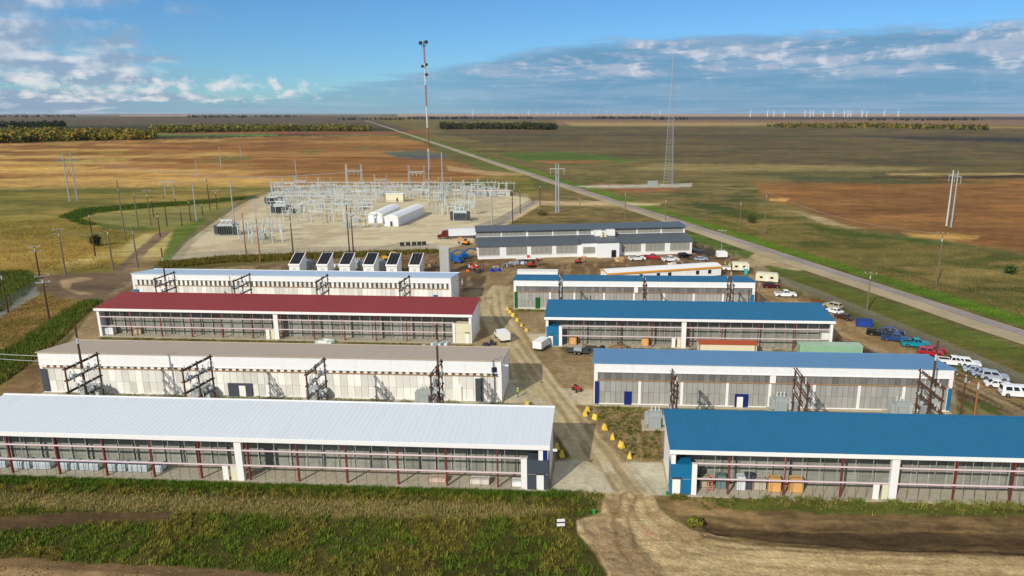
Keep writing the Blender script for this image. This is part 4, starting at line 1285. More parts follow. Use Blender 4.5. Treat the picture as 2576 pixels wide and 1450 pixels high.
# ================================================================== VEHICLES
PAINT = {}
def paint_mat(name, c):
    return mat('car_paint_' + name, c, .28, var=.03, spec=.6)
WHEEL = {}
def wheel_meshes(r):
    if r not in WHEEL:
        WHEEL[r] = (MB().tube((0, -.12, 0), (0, .12, 0), r, r, 14).mesh('tyre', RUBBER), MB().tube((0, -.135, 0), (0, .135, 0), r * .58, r * .58, 10).mesh('rim', CHROME))
    return WHEEL[r]
def add_wheel(t, x, y, r):
    ty, ri = wheel_meshes(r)
    o = obj('wheel', ty, t, (x, y, r))
    obj('rim', ri, o)
KINDS = {
    # length, width, waist, roof, cabin profile (x at waist rear, roof rear, roof front, waist front), bonnet height, bed start
    'pickup': (5.9, 2.0, 1.15, 1.92, (-.75, -.55, .65, 1.45), 1.12, True),
    'suv': (4.9, 1.95, 1.1, 1.80, (-2.3, -2.1, .45, 1.15), 1.08, False),
    'sedan': (4.7, 1.8, .95, 1.45, (-1.75, -1.0, .35, 1.15), .92, False),
    'van': (5.6, 2.0, 1.2, 2.15, (-2.7, -2.62, 1.35, 2.0), 1.15, False),
}
VEH = {}
def build_vehicle(kind, pname, pc):
    Ln, Wd, waist, roof, (a, b, c, d), hood, bed = KINDS[kind]
    P = paint_mat(pname, pc)
    t = thing(kind if kind != 'pickup' else 'pickup_truck', 'vehicle', 'vehicle')
    hl, hw = Ln / 2, Wd / 2
    def prof(y, k=1.0):
        pts = [(-hl, .45), (-hl + .08, .32), (hl - .12, .32), (hl, .5), (hl - .05, hood - .12), (hl - .35, hood), (d, hood + .03), (d - .02, waist), (a, waist), (-hl + .1, waist - .04), (-hl, waist - .2)]
        return [(x, y, z) for x, z in pts]
    body = MB()
    rings = [prof(-hw + .12), prof(-hw), prof(hw), prof(hw - .12)]
    rings[0] = [(x * .985, y, .36 + (z - .36) * .95) for x, y, z in rings[0]]
    rings[3] = [(x * .985, y, .36 + (z - .36) * .95) for x, y, z in rings[3]]
    body.loft(rings)
    part('body', body, P, t)
    if bed:
        pbox('cargo_bed', mat('dark_bed_liner', (36, 36, 38), .8), t, -hl + .15, -hw + .18, waist - .03, a - .08, hw - .18, waist + .012)
        for y in (-hw + .03, hw - .15):
            pbox('bed_rail', P, t, -hl + .05, y, waist + .0, a - .02, y + .12, waist + .1)
        pbox('tailgate', P, t, -hl - .02, -hw + .16, .6, -hl + .13, hw - .16, waist + .1)
    hw2 = hw - .06
    cab = MB().loft([[(a, -hw2, waist - .01), (d, -hw2, waist - .01), (d, hw2, waist - .01), (a, hw2, waist - .01)],
                     [(b, -hw2 + .2, roof - .05), (c, -hw2 + .2, roof - .05), (c, hw2 - .2, roof - .05), (b, hw2 - .2, roof - .05)],
                     [(b + .1, -hw2 + .3, roof), (c - .1, -hw2 + .3, roof), (c - .1, hw2 - .3, roof), (b + .1, hw2 - .3, roof)]])
    part('cabin', cab, P, t)
    # glazing, set just proud of the cabin
    def at(f, u):
        x = (a + (b - a) * f) * (1 - u) + (d + (c - d) * f) * u
        return x
    zf = lambda f: waist + (roof - .05 - waist) * f
    for s in (-1, 1):
        side = lambda f: s * (hw2 - .2 * f + .012)
        segs = ((.08, .47), (.53, .9)) if kind != 'van' else ((.12, .36), (.42, .62), (.72, .93))
        for u0, u1 in segs:
            q = [(at(.12, u0), side(.12), zf(.12)), (at(.12, u1), side(.12), zf(.12)), (at(.88, u1), side(.88), zf(.88)), (at(.88, u0), side(.88), zf(.88))]
            inner = [(x, y - s * .03, z) for x, y, z in q]
            part('side_window', MB().loft([q, inner]), GLASS, t)
    for xa, xb, sx in ((d, c, 1), (a, b, -1)):
        q = []
        for f, ysg in ((.1, -1), (.1, 1), (.9, 1), (.9, -1)):
            q.append((xa + (xb - xa) * f + sx * .015, ysg * (hw2 - .12 - .2 * f), zf(f)))
        inner = [(x - sx * .05, y, z) for x, y, z in q]
        part('windscreen' if sx > 0 else 'rear_window', MB().loft([q, inner]), GLASS, t)
    r = .38 if kind in ('pickup', 'suv', 'van') else .33
    for x in (-hl * .62, hl * .64):
        for y in (-hw + .1, hw - .1):
            add_wheel(t, x, y, r)
    for y in (-hw + .35, hw - .35):
        pbox('headlight', LAMP, t, hl - .06, y - .2, hood - .38, hl + .012, y + .2, hood - .18)
        pbox('tail_light', TAIL, t, -hl - .014, y - .13, waist - .45, -hl + .05, y + .13, waist - .15)
    pbox('bumper', CHROME, t, hl - .02, -hw + .1, .4, hl + .08, hw - .1, .58)
    pbox('bumper', CHROME, t, -hl - .1, -hw + .1, .4, -hl - .016, hw - .1, .58)
    return t
def vehicle(kind, pname, pc, px, py, ang, label, group='vehicles parked along the fence'):
    key = (kind, pname)
    if key not in VEH:
        VEH[key] = Copies(build_vehicle(kind, pname, pc))
    o = VEH[key].at((*G(px, py), 0), ang, label, group)
    o['category'] = {'pickup': 'pickup truck', 'suv': 'car', 'sedan': 'car', 'van': 'van'}[kind]
    return o
WH, BK, RD, BU, TE, SI, MR = (236, 236, 234), (24, 24, 28), (170, 28, 40), (28, 66, 120), (22, 140, 160), (170, 178, 190), (80, 24, 34)
AL = math.atan2(HW_D[1], HW_D[0])
vehicle('pickup', 'white', WH, 1975, 746, -.08, 'white pickup parked alone beyond the right end of the halls')
vehicle('suv', 'maroon', MR, 1939, 724, .0, 'dark maroon car beside the cream camper')
vehicle('sedan', 'white', WH, 2098, 788, AL + .3, 'white car beyond the end of the rear blue roof')
vehicle('suv', 'tan', (176, 166, 140), 2094, 776, AL + .4, 'beige car behind the white car by the fence')
vehicle('sedan', 'brown', (74, 48, 40), 2123, 803, AL + .3, 'dark brown car on the parking strip left of the dumpster')
vehicle('pickup', 'black', BK, 2214, 845, -.45, 'black pickup right of the blue dumpster')
vehicle('suv', 'navy', (26, 44, 82), 2246, 842, -.45, 'dark navy car behind the black pickup')
vehicle('pickup', 'blue', BU, 2252, 858, -.42, 'dark blue pickup between the black and teal trucks')
vehicle('pickup', 'teal', TE, 2303, 872, -.22, 'teal pickup on the parking strip')
vehicle('suv', 'red', RD, 2338, 894, -.35, 'bright red car left of the white pickups')
vehicle('sedan', 'darkred', (150, 24, 36), 2349, 886, -.35, 'dark red car just behind the bright red one')
vehicle('pickup', 'white', WH, 2398, 918, -.3, 'white pickup just right of the red car')
vehicle('suv', 'white', WH, 2432, 921, -.35, 'white sport utility car beside the white pickup')
vehicle('sedan', 'silver', SI, 2455, 938, -.35, 'silver car right of the white sport utility car')
vehicle('sedan', 'paleblue', (150, 168, 196), 2476, 948, -.35, 'pale blue car in the row of parked cars')
vehicle('suv', 'silver', SI, 2500, 955, -.35, 'silver sport utility car by the fence near the right edge')
vehicle('sedan', 'white', WH, 2510, 974, -.25, 'white car left of the white van')
vehicle('van', 'white', WH, 2556, 997, -.2, 'white van at the right edge of the picture')
OFF = 'vehicles before the office'
vehicle('pickup', 'white', WH, 1602, 655, .25, 'white pickup before the office, left of the red one', OFF)
vehicle('pickup', 'red', RD, 1640, 652, -.4, 'red pickup before the office building', OFF)
vehicle('pickup', 'white', WH, 1686, 657, .2, 'white pickup before the office, right of the red one', OFF)
vehicle('suv', 'black', BK, 1722, 648, .3, 'black car at the right end of the office', OFF)
vehicle('sedan', 'silver', SI, 1763, 656, .15, 'silver car behind the modular building', OFF)
vehicle('sedan', 'black', BK, 1752, 636, -.5, 'black car on the dark soil right of the office', OFF)
vehicle('pickup', 'white', WH, 1842, 681, -.5, 'white pickup at the end of the modular building', OFF)

def box_trailer(label, px, py, rz, w, h, d, m, name='camper_trailer', win=True):
    t = thing(name, label, 'trailer', (*G(px, py), 0), rz)
    part('body', MB().prism_y([(-w / 2, .6), (w / 2, .6), (w / 2, h - .5), (w / 2 - .4, h), (-w / 2 + .3, h), (-w / 2, h - .35)], -d / 2, d / 2), m, t)
    if win:
        for x in (-w * .25, w * .22):
            pbox('window', GLASS, t, x - .45, -d / 2 - .03, 1.5, x + .45, -d / 2 + .02, 2.1)
        pbox('door', DOORW, t, -.3, -d / 2 - .03, .75, .35, -d / 2 + .02, 2.35)
    for x in (-.5, .4):
        for y in (-d / 2 + .1, d / 2 - .1):
            add_wheel(t, x, y, .33)
    part('hitch', MB().bar((w / 2 - .1, -.5, .62), (w / 2 + 1.2, 0, .55), .1).bar((w / 2 - .1, .5, .62), (w / 2 + 1.2, 0, .55), .1).tube((w / 2 + 1.1, 0, 0), (w / 2 + 1.1, 0, .6), .05), STEELD, t)
    return t
box_trailer('cream camper trailer by the fence with small dark windows', 1929, 711, -.35, 6.6, 3.0, 2.5, CREAM)
box_trailer('white box trailer by the roadside grass', 1815, 650, .1, 3.6, 2.6, 2.2, WHITE2, 'box_trailer', False)
box_trailer('cream trailer with a rounded back beside the teal toilet', 1862, 683, -.2, 5.4, 3.0, 2.4, CREAM, 'office_trailer')
t = thing('portable_toilet', 'teal portable toilet beside the cream trailer', 'toilet', (*G(1876, 691), 0), -.2)
part('cabin', MB().box(-.55, -.55, .1, .55, .55, 2.1), mat('teal_plastic', (20, 140, 150), .5), t)
part('roof', MB().loft([[(-.6, -.6, 2.1), (.6, -.6, 2.1), (.6, .6, 2.1), (-.6, .6, 2.1)], [(-.35, -.35, 2.35), (.35, -.35, 2.35), (.35, .35, 2.35), (-.35, .35, 2.35)]]), WHITE2, t)
pbox('door', mat('pale_teal_plastic', (60, 170, 176), .5), t, -.42, -.58, .18, .42, -.552, 2.0)
pbox('base', STEELD, t, -.6, -.6, 0, .6, .6, .098)

# articulated lorry by the substation
t = thing('semi_truck', 'dark red articulated lorry with a white box trailer', 'truck', (*G(1150, 600), 0), PI + .19)
MAR = paint_mat('deep_red', (104, 24, 24))
part('bonnet', MB().loft([[(6.3, -.8, .7), (8.0, -.75, .7), (8.0, .75, .7), (6.3, .8, .7)], [(6.3, -.75, 1.9), (7.8, -.65, 1.65), (7.8, .65, 1.65), (6.3, .75, 1.9)]]), MAR, t)
part('cab', MB().prism_y([(3.6, .8), (6.4, .8), (6.4, 1.9), (6.05, 2.9), (5.4, 3.4), (3.6, 3.5)], -1.15, 1.15), MAR, t)
part('windscreen', MB().loft([[(6.42, -.9, 1.95), (6.42, .9, 1.95), (6.1, .85, 2.8), (6.1, -.85, 2.8)], [(6.34, -.9, 1.95), (6.34, .9, 1.95), (6.02, .85, 2.8), (6.02, -.85, 2.8)]]), GLASS, t)
for y in (-1.17, 1.13):
    pbox('side_window', GLASS, t, 5.2, y, 2.0, 5.95, y + .04, 2.7)
part('trailer', MB().box(-8.4, -1.3, 1.2, 4.9 - 1.5, 1.3, 4.0), mat('silver_white_trailer', (222, 226, 230), .35, var=.04), t)
pbox('chassis', STEELD, t, -8.2, -.5, .8, 6.3, .5, 1.19)
part('grille', MB().box(7.98, -.5, .8, 8.06, .5, 1.5), CHROME, t)
for x in (7.2, 4.3, 3.2, -6.2, -7.4):
    for y in (-1.1, 1.1):
        add_wheel(t, x, y, .5)

# vehicles standing on the site road
def flat_truck(label, px, py, rz, bedc):
    t = thing('work_truck', label, 'truck', (*G(px, py), 0), rz, 'work trucks on the site road')
    P = paint_mat('white', WH)
    part('cab', MB().prism_y([(.9, .55), (2.9, .55), (3.0, 1.2), (2.1, 1.35), (1.7, 2.1), (.9, 2.15)], -1.0, 1.0), P, t)
    part('windscreen', MB().loft([[(2.14, -.8, 1.4), (2.14, .8, 1.4), (1.78, .75, 2.03), (1.78, -.75, 2.03)], [(2.08, -.8, 1.4), (2.08, .8, 1.4), (1.72, .75, 2.03), (1.72, -.75, 2.03)]]), GLASS, t)
    for y in (-1.02, .98):
        pbox('side_window', GLASS, t, 1.05, y, 1.35, 1.7, y + .04, 1.95)
    part('service_body', MB().box(-3.0, -1.05, .75, .8, 1.05, 2.3), bedc, t)
    pbox('chassis', STEELD, t, -2.8, -.6, .45, 2.6, .6, .74)
    for x in (-1.9, 2.0):
        for y in (-.9, .9):
            add_wheel(t, x, y, .42)
    return t
flat_truck('white box truck on the road below the red-roofed hall', 1263, 855, 1.95, WHITE2)
flat_truck('white box truck nosing up to the blue office corner', 1366, 876, 1.15, WHITE2)
t = thing('flatbed_trailer', 'low flatbed trailer left of the faded blue roof', 'trailer', (*G(1462, 890), 0), -.18)
pbox('deck', STEELD, t, -3.2, -1.1, .6, 3.2, 1.1, .8)
pbox('load', TGREY, t, -1.5, -.8, .802, .2, .8, 1.5)
pbox('load', mat('dark_crate', (56, 60, 58), .8), t, .5, -.7, .802, 1.7, .7, 1.3)
for x in (-1.2, -.3, 2.2):
    for y in (-1.1, 1.1):
        add_wheel(t, x, y, .38)
part('drawbar', MB().bar((-3.2, 0, .65), (-4.6, 0, .55), .12), STEELD, t)

# quad bike on the concrete apron
t = thing('quad_bike', 'red quad bike with black seat standing on the concrete apron', 'quad bike', (*G(1451, 984), 0), -1.1)
REDP = paint_mat('red', RD)
part('body', MB().loft([[(-.9, -.3, .5), (.9, -.25, .5), (.9, .25, .5), (-.9, .3, .5)], [(-.85, -.38, .8), (.95, -.35, .78), (.95, .35, .78), (-.85, .38, .8)], [(-.8, -.2, .95), (.7, -.2, 1.0), (.7, .2, 1.0), (-.8, .2, .95)]]), REDP, t)
part('seat', MB().loft([[(-.7, -.18, .95), (.15, -.16, .95), (.15, .16, .95), (-.7, .18, .95)], [(-.68, -.14, 1.12), (.1, -.12, 1.06), (.1, .12, 1.06), (-.68, .14, 1.12)]]), RUBBER, t)
part('handlebar', MB().bar((.45, 0, .95), (.3, 0, 1.3), .06).bar((.3, -.42, 1.3), (.3, .42, 1.3), .05), STEELD, t)
part('rack', MB().bar((-.95, -.3, 1.05), (-.95, .3, 1.05), .04).bar((-.55, -.3, 1.12), (-.55, .3, 1.12), .04), STEELD, t)
for x in (-.65, .65):
    for y in (-.5, .5):
        add_wheel(t, x, y, .32)
# ================================================================== POLES AND MASTS
POLE_MESH = {}
def pole(label, base, top, m=WOOD, arms=0, r=.2, group='utility poles', cat='pole', name='utility_pole', arm_m=None, loc=None, h=None, hard=True):
    """single pole from the image pixels of its foot and top"""
    X, Y = G(*base) if loc is None else loc
    h = h or max(6.0, height_at(Y, top[1]))
    t = thing(name, label, cat, (X, Y, 0), math.atan2(Y, X) - PI / 2, group)
    part('shaft', MB().tube((0, 0, -.2), (0, 0, h), r, r * .6, 8), m, t)
    for k in range(arms):
        z = h - .5 - k * 1.5
        part('crossarm', MB().bar((-1.5, -.2, z), (1.5, -.2, z), .12, .16), arm_m or m, t)
        for x in (-1.35, 0, 1.35):
            obj('insulator', pin_mesh, t, (x, -.2, z + .06))
    if hard:
        part('bracket', MB().tube((0, -r * 1.5, h * .82), (0, -r * 1.5, h * .82 + .9), .16, .16, 6), STEELP if m is not STEEL else STEELD, t)
    return t
pin_mesh = MB().tube((0, 0, 0), (0, 0, .1), .03, .03, 5).tube((0, 0, .1), (0, 0, .2), .1, .08, 6).tube((0, 0, .2), (0, 0, .3), .08, .05, 6).mesh('insulator', PORC)
z1 = lambda x, y: (x / 3.0, 322 + y / 3.0)
z2 = lambda x, y: (858.7 + x / 3.0, 322 + y / 3.0)
z3 = lambda x, y: (1717.3 + x / 3.0, 322 + y / 3.0)
z4 = lambda x, y: (x / 3.0, 644 + y / 3.0)
z6 = lambda x, y: (1717.3 + x / 3.0, 644 + y / 3.0)
LP = 'poles in the meadow left of the substation'
for b, tp, m, arms, lab in (
    ((945, 840), (890, 395), WOODG, 0, 'tall grey-brown pole rising over the left end of the reed ring'),
    ((1043, 745), (1035, 455), WOODG, 0, 'grey pole just right of the tall pole by the reed ring'),
    ((1140, 740), (1110, 465), WOODG, 1, 'grey pole with one crossarm inside the reed ring'),
    ((1160, 672), (1140, 520), WOOD, 0, 'short dark pole behind the crossarm pole in the reed ring'),
    ((1210, 825), (1190, 640), WOOD, 0, 'thin brown pole by the bend of the dirt track'),
    ((1262, 740), (1230, 510), WOOD, 0, 'dark pole in the middle of the reed ring'),
    ((1375, 740), (1360, 600), WOOD, 0, 'short dark pole near the substation corner, left of the steel pole'),
    ((1330, 600), (1325, 520), WOOD, 0, 'stub of brown pole in front of the paired grey poles'),
    ((1440, 705), (1430, 540), WOOD, 0, 'brown pole standing next to the steel pole at the substation corner'),
    ((1585, 620), (1580, 380), WOOD, 1, 'brown pole with crossarm beyond the substation corner'),
    ((1640, 620), (1635, 470), WOOD, 1, 'brown pole right of the crossarm pole, close to the gravel edge'),
    ((1530, 660), (1525, 575), WOOD, 0, 'short brown post at the reed ditch near the gravel corner'),
    ((720, 970), (670, 610), WOOD, 0, 'brown pole beside the dark bush in the meadow'),
    ((855, 1075), (815, 745), WOODG, 0, 'thick grey pole where the track meets the yard'),
    ((1040, 1060), (995, 740), WOODG, 0, 'slender grey pole right of the thick pole at the yard'),
    ((495, 1105), (435, 755), WOODG, 1, 'grey pole with one crossarm at the meadow edge'),
    ((300, 1130), (255, 885), WOOD, 2, 'brown pole with two pale crossarms near the left reeds'),
    ((375, 1460), (300, 1105), WOOD, 2, 'dark pole with crossarms on the slope left of the red-roofed hall'),
    ((62, 1395), (5, 1085), WOOD, 0, 'dark pole at the left edge of the picture'),
    ((1860, 970), (1820, 640), WOODL, 0, 'brown pole on the near gravel edge left of the switchyard'),
    ((1965, 1010), (1930, 680), WOODL, 0, 'brown pole right of its twin at the near gravel edge'),
    ((2215, 975), (2180, 660), WOOD, 0, 'thick dark pole standing before the switchyard'),
):
    pole(lab, z1(*b), z1(*tp), m, arms, .3 if m is WOODG else .26, LP, arm_m=STEELP if arms else None)
for b, tp, m, lab in (
    ((62, 950), (20, 580), WOOD, 'left pole of the brown pair before the switchyard'),
    ((92, 950), (60, 600), WOOD, 'right pole of the brown pair before the switchyard'),
    ((1293, 725), (1285, 430), WOOD, 'brown pole between the substation and the office roof'),
    ((1350, 650), (1345, 440), WOOD, 'thin brown pole on the bare ground behind the lorry'),
    ((1500, 590), (1495, 420), WOOD, 'thin brown pole by the highway bend in the scrub'),
    ((2140, 700), (2140, 470), WOODG, 'thin grey pole on the verge behind the office'),
    ((2445, 700), (2440, 530), WOODG, 'thin grey pole on the verge near the far corner of the office'),
    ((1800, 690), (1800, 520), WOODG, 'slim grey pole in the scrub behind the office roof'),
):
    pole(lab, z2(*b), z2(*tp), m, 0, .26, 'poles near the office and switchyard')
for b, tp, m, arms, lab in (
    ((615, 800), (640, 465), WOODG, 0, 'grey pole beyond the highway at the edge of the rust field'),
    ((430, 740), (437, 545), WOODG, 0, 'faint grey pole beyond the highway beside the round bush'),
    ((1915, 1185), (1960, 785), WOODG, 1, 'grey pole with crossarm in the right grassland'),
):
    pole(lab, z3(*b), z3(*tp), m, arms, .2, 'poles beyond the highway')
pole('grey lamp pole on the highway verge above the parked cars', z3(1390, 1380), z3(1435, 1085), WOODG, 1, .2, 'poles beyond the highway')
pole('slim lamp pole beside the highway near the site entrance', z3(290, 960), z3(300, 765), STEEL, 1, .12, 'poles beyond the highway')
# steel monopoles of the substation
for b, tp, lab in (((1485, 705), (1450, 415), 'grey steel pole at the left corner of the substation'),
                   ((1778, 800), (1742, 395), 'tall steel pole on the gravel left of the switchyard'),
                   ((2247, 480), (2230, 240), 'tall steel pole behind the left part of the switchyard'),
                   ((1495, 410), (1485, 250), 'thin steel pole far out in the golden field'),
                   ((1670, 310), (1660, 140), 'steel pole far out before the green strip'),
                   ((1820, 232), (1815, 130), 'small far steel pole near the tree belt')):
    pole(lab, z1(*b), z1(*tp), STEEL, 0, .3, 'steel line poles', name='steel_pole', hard=False)
for b, tp, lab in (((668, 510), (660, 180), 'left of two tall steel poles beside the striped mast'), ((770, 570), (750, 185), 'right of two tall steel poles beside the striped mast'),
                   ((1137, 738), (1122, 490), 'grey steel pole before the right end of the switchyard')):
    pole(lab, z2(*b), z2(*tp), STEEL, 0, .42, 'steel line poles', name='steel_pole', hard=False)
# tall service poles standing in the switch racks
for (i, tx, ty, f), lab in zip(((0, 188, 817, .5), (3, 1097, 817, .45), (6, 2360, 857, .6), (7, 405, 624, .5), (13, 1841, 664, .4), (11, 1414, 688, .6)),
        ('tall dark pole in the leftmost rack of the tan-roofed hall', 'tall brown pole in the road end rack of the tan-roofed hall', 'tall brown pole at the right end rack of the faded blue hall',
         'tall dark pole in the left rack of the pale blue roofed hall', 'tall brown pole at the right rack of the hall with green door', 'brown pole in the left rack of the hall with green door')):
    _, a, b, L = rack_at[i]
    q = a + (b - a) * f
    Y = q.y
    h = height_at(Y, ty)
    pole(lab, None, None, WOOD, 0, .24, 'tall service poles in the racks', loc=(x_at(Y, tx, h), Y), h=h)
pole('orange-brown pole on the dark soil at the right, thicker of two', z6(2195, 1235), z6(2230, 950), WOODL, 1, .2, 'poles on the right soil strip')
pole('dark brown pole on the right soil strip, left of the orange-brown one', z6(2095, 1230), z6(2130, 890), WOOD, 1, .18, 'poles on the right soil strip')
pole('left orange post at the end of the far blue-roofed hall', None, None, WOODL, 0, .16, 'posts at the far blue hall', loc=(x_at(181, 1899), 181), h=height_at(181, 704))
pole('right orange post at the end of the far blue-roofed hall', None, None, WOODL, 0, .16, 'posts at the far blue hall', loc=(x_at(181, 1907), 181), h=height_at(181, 707))
pole('brown pole at the right end of the pale blue roofed hall', None, None, WOOD, 2, .18, 'posts at the far halls', loc=(x_at(183, 1165), 183), h=height_at(183, 700))

# two-legged line structures
def h_frame(label, bl, br, tl, tr, m=STEEL, r=.42, brace=True, beam=.86):
    A, B = Vector((*G(*bl), 0)), Vector((*G(*br), 0))
    h = height_at(A.y, tl[1])
    t = thing('line_structure', label, 'pylon', (A + B) / 2, math.atan2((B - A).y, (B - A).x), 'two-legged line structures')
    w = (B - A).length / 2
    for s in (-1, 1):
        part('leg', MB().tube((s * w, 0, -.2), (s * w, 0, h), r, r * .6, 8), m, t)
    part('crossarm', MB().bar((-w - 3.2, 0, h * beam), (w + 3.2, 0, h * beam), .3, .4), m, t)
    if brace:
        part('brace', MB().bar((-w, 0, h * .82), (w, 0, h * .45), .16).bar((w, 0, h * .82), (-w, 0, h * .45), .16), m, t)
    st = MB()
    for k in range(9):
        st.tube((0, 0, -k * .28 - .1), (0, 0, -k * .28 - .28), .16, .12, 6)
    me = st.mesh('insulator_string', PORC)
    for x in (-w - 2.8, 0, w + 2.8):
        obj('insulator_string', me, t, (x, 0, h * beam - .2))
    return t
h_frame('two-legged steel line structure in the left meadow', z1(527, 555), z1(585, 550), z1(470, 195), z1(530, 185))
h_frame('paired grey line structure behind the reed ring', z1(1250, 512), z1(1315, 512), z1(1245, 390), z1(1305, 375), r=.35, brace=False)
h_frame('two-legged pale line structure in the rust field at right', z3(1990, 740), z3(2025, 750), z3(2045, 320), z3(2080, 320), m=STEELP, brace=False, beam=.9)
h_frame('tall two-legged grey line structure by the highway', z2(1620, 640), z2(1640, 640), z2(1615, 270), z2(1637, 270), brace=True, beam=.9)

def lattice(t, h, w0, w1, n, m, m2=None, r=.12, tri=True, bands=None, name='section'):
    """square or triangular lattice shaft split in sections"""
    k = 3 if tri else 4
    def ring(z):
        f = z / h
        w = w0 + (w1 - w0) * f
        return [Vector((w * math.cos(2 * PI * i / k + .5), w * math.sin(2 * PI * i / k + .5), z)) for i in range(k)]
    bands = bands or 1
    for bnd in range(bands):
        mb = MB()
        z0, z1_ = h * bnd / bands, h * (bnd + 1) / bands
        nn = max(2, n // bands)
        for j in range(nn):
            a, b = ring(z0 + (z1_ - z0) * j / nn), ring(z0 + (z1_ - z0) * (j + 1) / nn)
            for i in range(k):
                mb.bar(a[i], b[i], r * 2)
                mb.bar(a[i], b[(i + 1) % k], r)
                mb.bar(b[i], b[(i + 1) % k], r)
        part(name, mb, (m if (m2 is None or bnd % 2 == 0) else m2), t)
MX_, MY_ = G(1082, 478)
mt = thing('radio_mast', 'tall red and white striped radio mast with dark drum antennas', 'radio mast', (MX_, MY_, 0), 0)
hM = height_at(MY_, 104)
MRED = mat('mast_red_paint', (176, 92, 80), .6)
MWHT = mat('mast_white_paint', (226, 226, 224), .6)
lattice(mt, hM, .55, .45, 84, MRED, MWHT, .09, True, 7)
DRUM = mat('dark_drum_antenna', (34, 38, 46), .6)
def drum(x, y, z, r, d):
    part('drum_antenna', MB().tube((x, y, z), (x + d[0] * .9, y + d[1] * .9, z), r, r, 12).tube((x + d[0] * .9, y + d[1] * .9, z), (x + d[0] * 1.1, y + d[1] * 1.1, z), r, r * .6, 12), DRUM, mt)
for x, y, z, r in ((-1.9, -.6, hM - 1.2, 1.2), (1.7, -.6, hM - .6, 1.2), (-1.3, -.6, hM - 15.4, .95), (1.2, -.6, hM - 14.4, .95), (1.0, -.6, hM - 20.6, 1.0)):
    drum(x, y, z, r, (.0, -1))
part('top_platform', MB().box(-1.3, -1.3, hM - 3, 1.3, 1.3, hM - 2.7), STEELD, mt)
TX, TY = G(1684, 466)
tw = thing('lattice_tower', 'slim grey lattice tower beyond the highway', 'lattice tower', (TX, TY, 0), .3)
hT = height_at(TY, 134)
lattice(tw, hT, 4.2, .35, 40, STEEL, None, .085, True, 4)
pbox('foundation', CONC, tw, -5, -4, 0, 5, 4, .3)
part('equipment_hut', MB().box(-16, -2, 0, -10, 2, 2.8).prism_x([(-2.2, 2.8), (0, 3.4), (2.2, 2.8)], -16.2, -9.8), TGREY, tw)

# ================================================================== SUBSTATION
def make_bus_support():
    t = thing('bus_support', 'bus support', 'bus support')
    for x in (-2.2, 2.2):
        part('column', MB().bar((x, 0, 0), (x, 0, 5.2), .3).bar((x, 0, 0), (x - .3 * (1 if x > 0 else -1), 0, .6), .2), STEELP, t)
    part('beam', MB().bar((-3.2, 0, 5.3), (3.2, 0, 5.3), .3, .34), STEELP, t)
    ins = MB()
    for k in range(5):
        ins.tube((0, 0, k * .26), (0, 0, k * .26 + .16), .17, .13, 7)
    me = ins.mesh('insulator', PORC)
    for x in (-2.6, 0, 2.6):
        obj('insulator', me, t, (x, 0, 5.47))
    return t
def make_breaker():
    t = thing('circuit_breaker', 'breaker', 'breaker')
    pbox('plinth', CONC, t, -1.6, -1.1, 0, 1.6, 1.1, .25)
    part('cabinet', MB().box(-1.3, -.7, .26, 1.3, .7, 2.1).box(-.5, -1.0, .5, .5, -.7, 1.9), TGREY, t)
    for x in (-.9, 0, .9):
        for s in (-1, 1):
            part('bushing', MB().tube((x, s * .35, 2.1), (x * 1.15, s * 1.1, 3.9), .22, .12, 7), PORC, t)
    return t
def make_gantry(h=13.0, w=5.0):
    t = thing('line_gantry', 'gantry', 'gantry')
    for x in (-w, w):
        mb = MB()
        for sx in (-1, 1):
            for sy in (-1, 1):
                mb.bar((x + sx * .7, sy * .7, 0), (x + sx * .3, sy * .3, h + 4), .16)
        for j in range(9):
            za, zb = j * h / 9, (j + 1) * h / 9
            k0, k1 = .7 - .4 * za / (h + 4), .7 - .4 * zb / (h + 4)
            mb.bar((x - k0, -k0, za), (x + k1, -k1, zb), .09).bar((x + k0, k0, za), (x - k1, k1, zb), .09).bar((x - k0, k0, za), (x - k1, -k1, zb), .09)
        part('leg', mb, STEELP, t)
    mb = MB()
    for y in (-.5, .5):
        for z in (h - 1.0, h):
            mb.bar((-w, y, z), (w, y, z), .14)
    for j in range(8):
        a, b = -w + j * 2 * w / 8, -w + (j + 1) * 2 * w / 8
        mb.bar((a, -.5, h - 1), (b, -.5, h), .09).bar((a, .5, h), (b, .5, h - 1), .09)
    part('beam', mb, STEELP, t)
    ins = MB()
    for k in range(8):
        ins.tube((0, 0, -k * .26), (0, 0, -k * .26 - .18), .2, .15, 6)
    me = ins.mesh('insulator_string', PORC)
    for x in (-w * .55, 0, w * .55):
        obj('insulator_string', me, t, (x, 0, h - 1.1))
    return t
def make_switch():
    t = thing('disconnect_switch', 'switch', 'switch')
    part('stand', MB().bar((-1.6, 0, 0), (-1.6, 0, 3.4), .26).bar((1.6, 0, 0), (1.6, 0, 3.4), .26).bar((-2, 0, 3.5), (2, 0, 3.5), .26).bar((-1.6, 0, .4), (1.6, 0, 3.2), .12), STEELP, t)
    for x in (-1.7, 0, 1.7):
        part('insulator', MB().tube((x, 0, 3.6), (x, 0, 5.0), .18, .14, 7), PORC, t)
    part('blade', MB().bar((-1.8, 0, 5.05), (0, 0, 5.05), .12).bar((0, 0, 5.05), (1.6, 0, 6.2), .12), STEEL, t)
    return t
BS, BRK, GAN, SWI = Copies(make_bus_support()), Copies(make_breaker()), Copies(make_gantry()), Copies(make_switch())
SR = random.Random(5)
def pad_pt(px, py):
    return (*G(px, py), 0)
ax = -.02
for (px, py, w) in ((893, 478, 'left tall lattice gantry at the back of the switchyard'), (1050, 482, 'right tall lattice gantry beside the striped mast')):
    GAN.at(pad_pt(px, py), ax, w, 'lattice gantries')
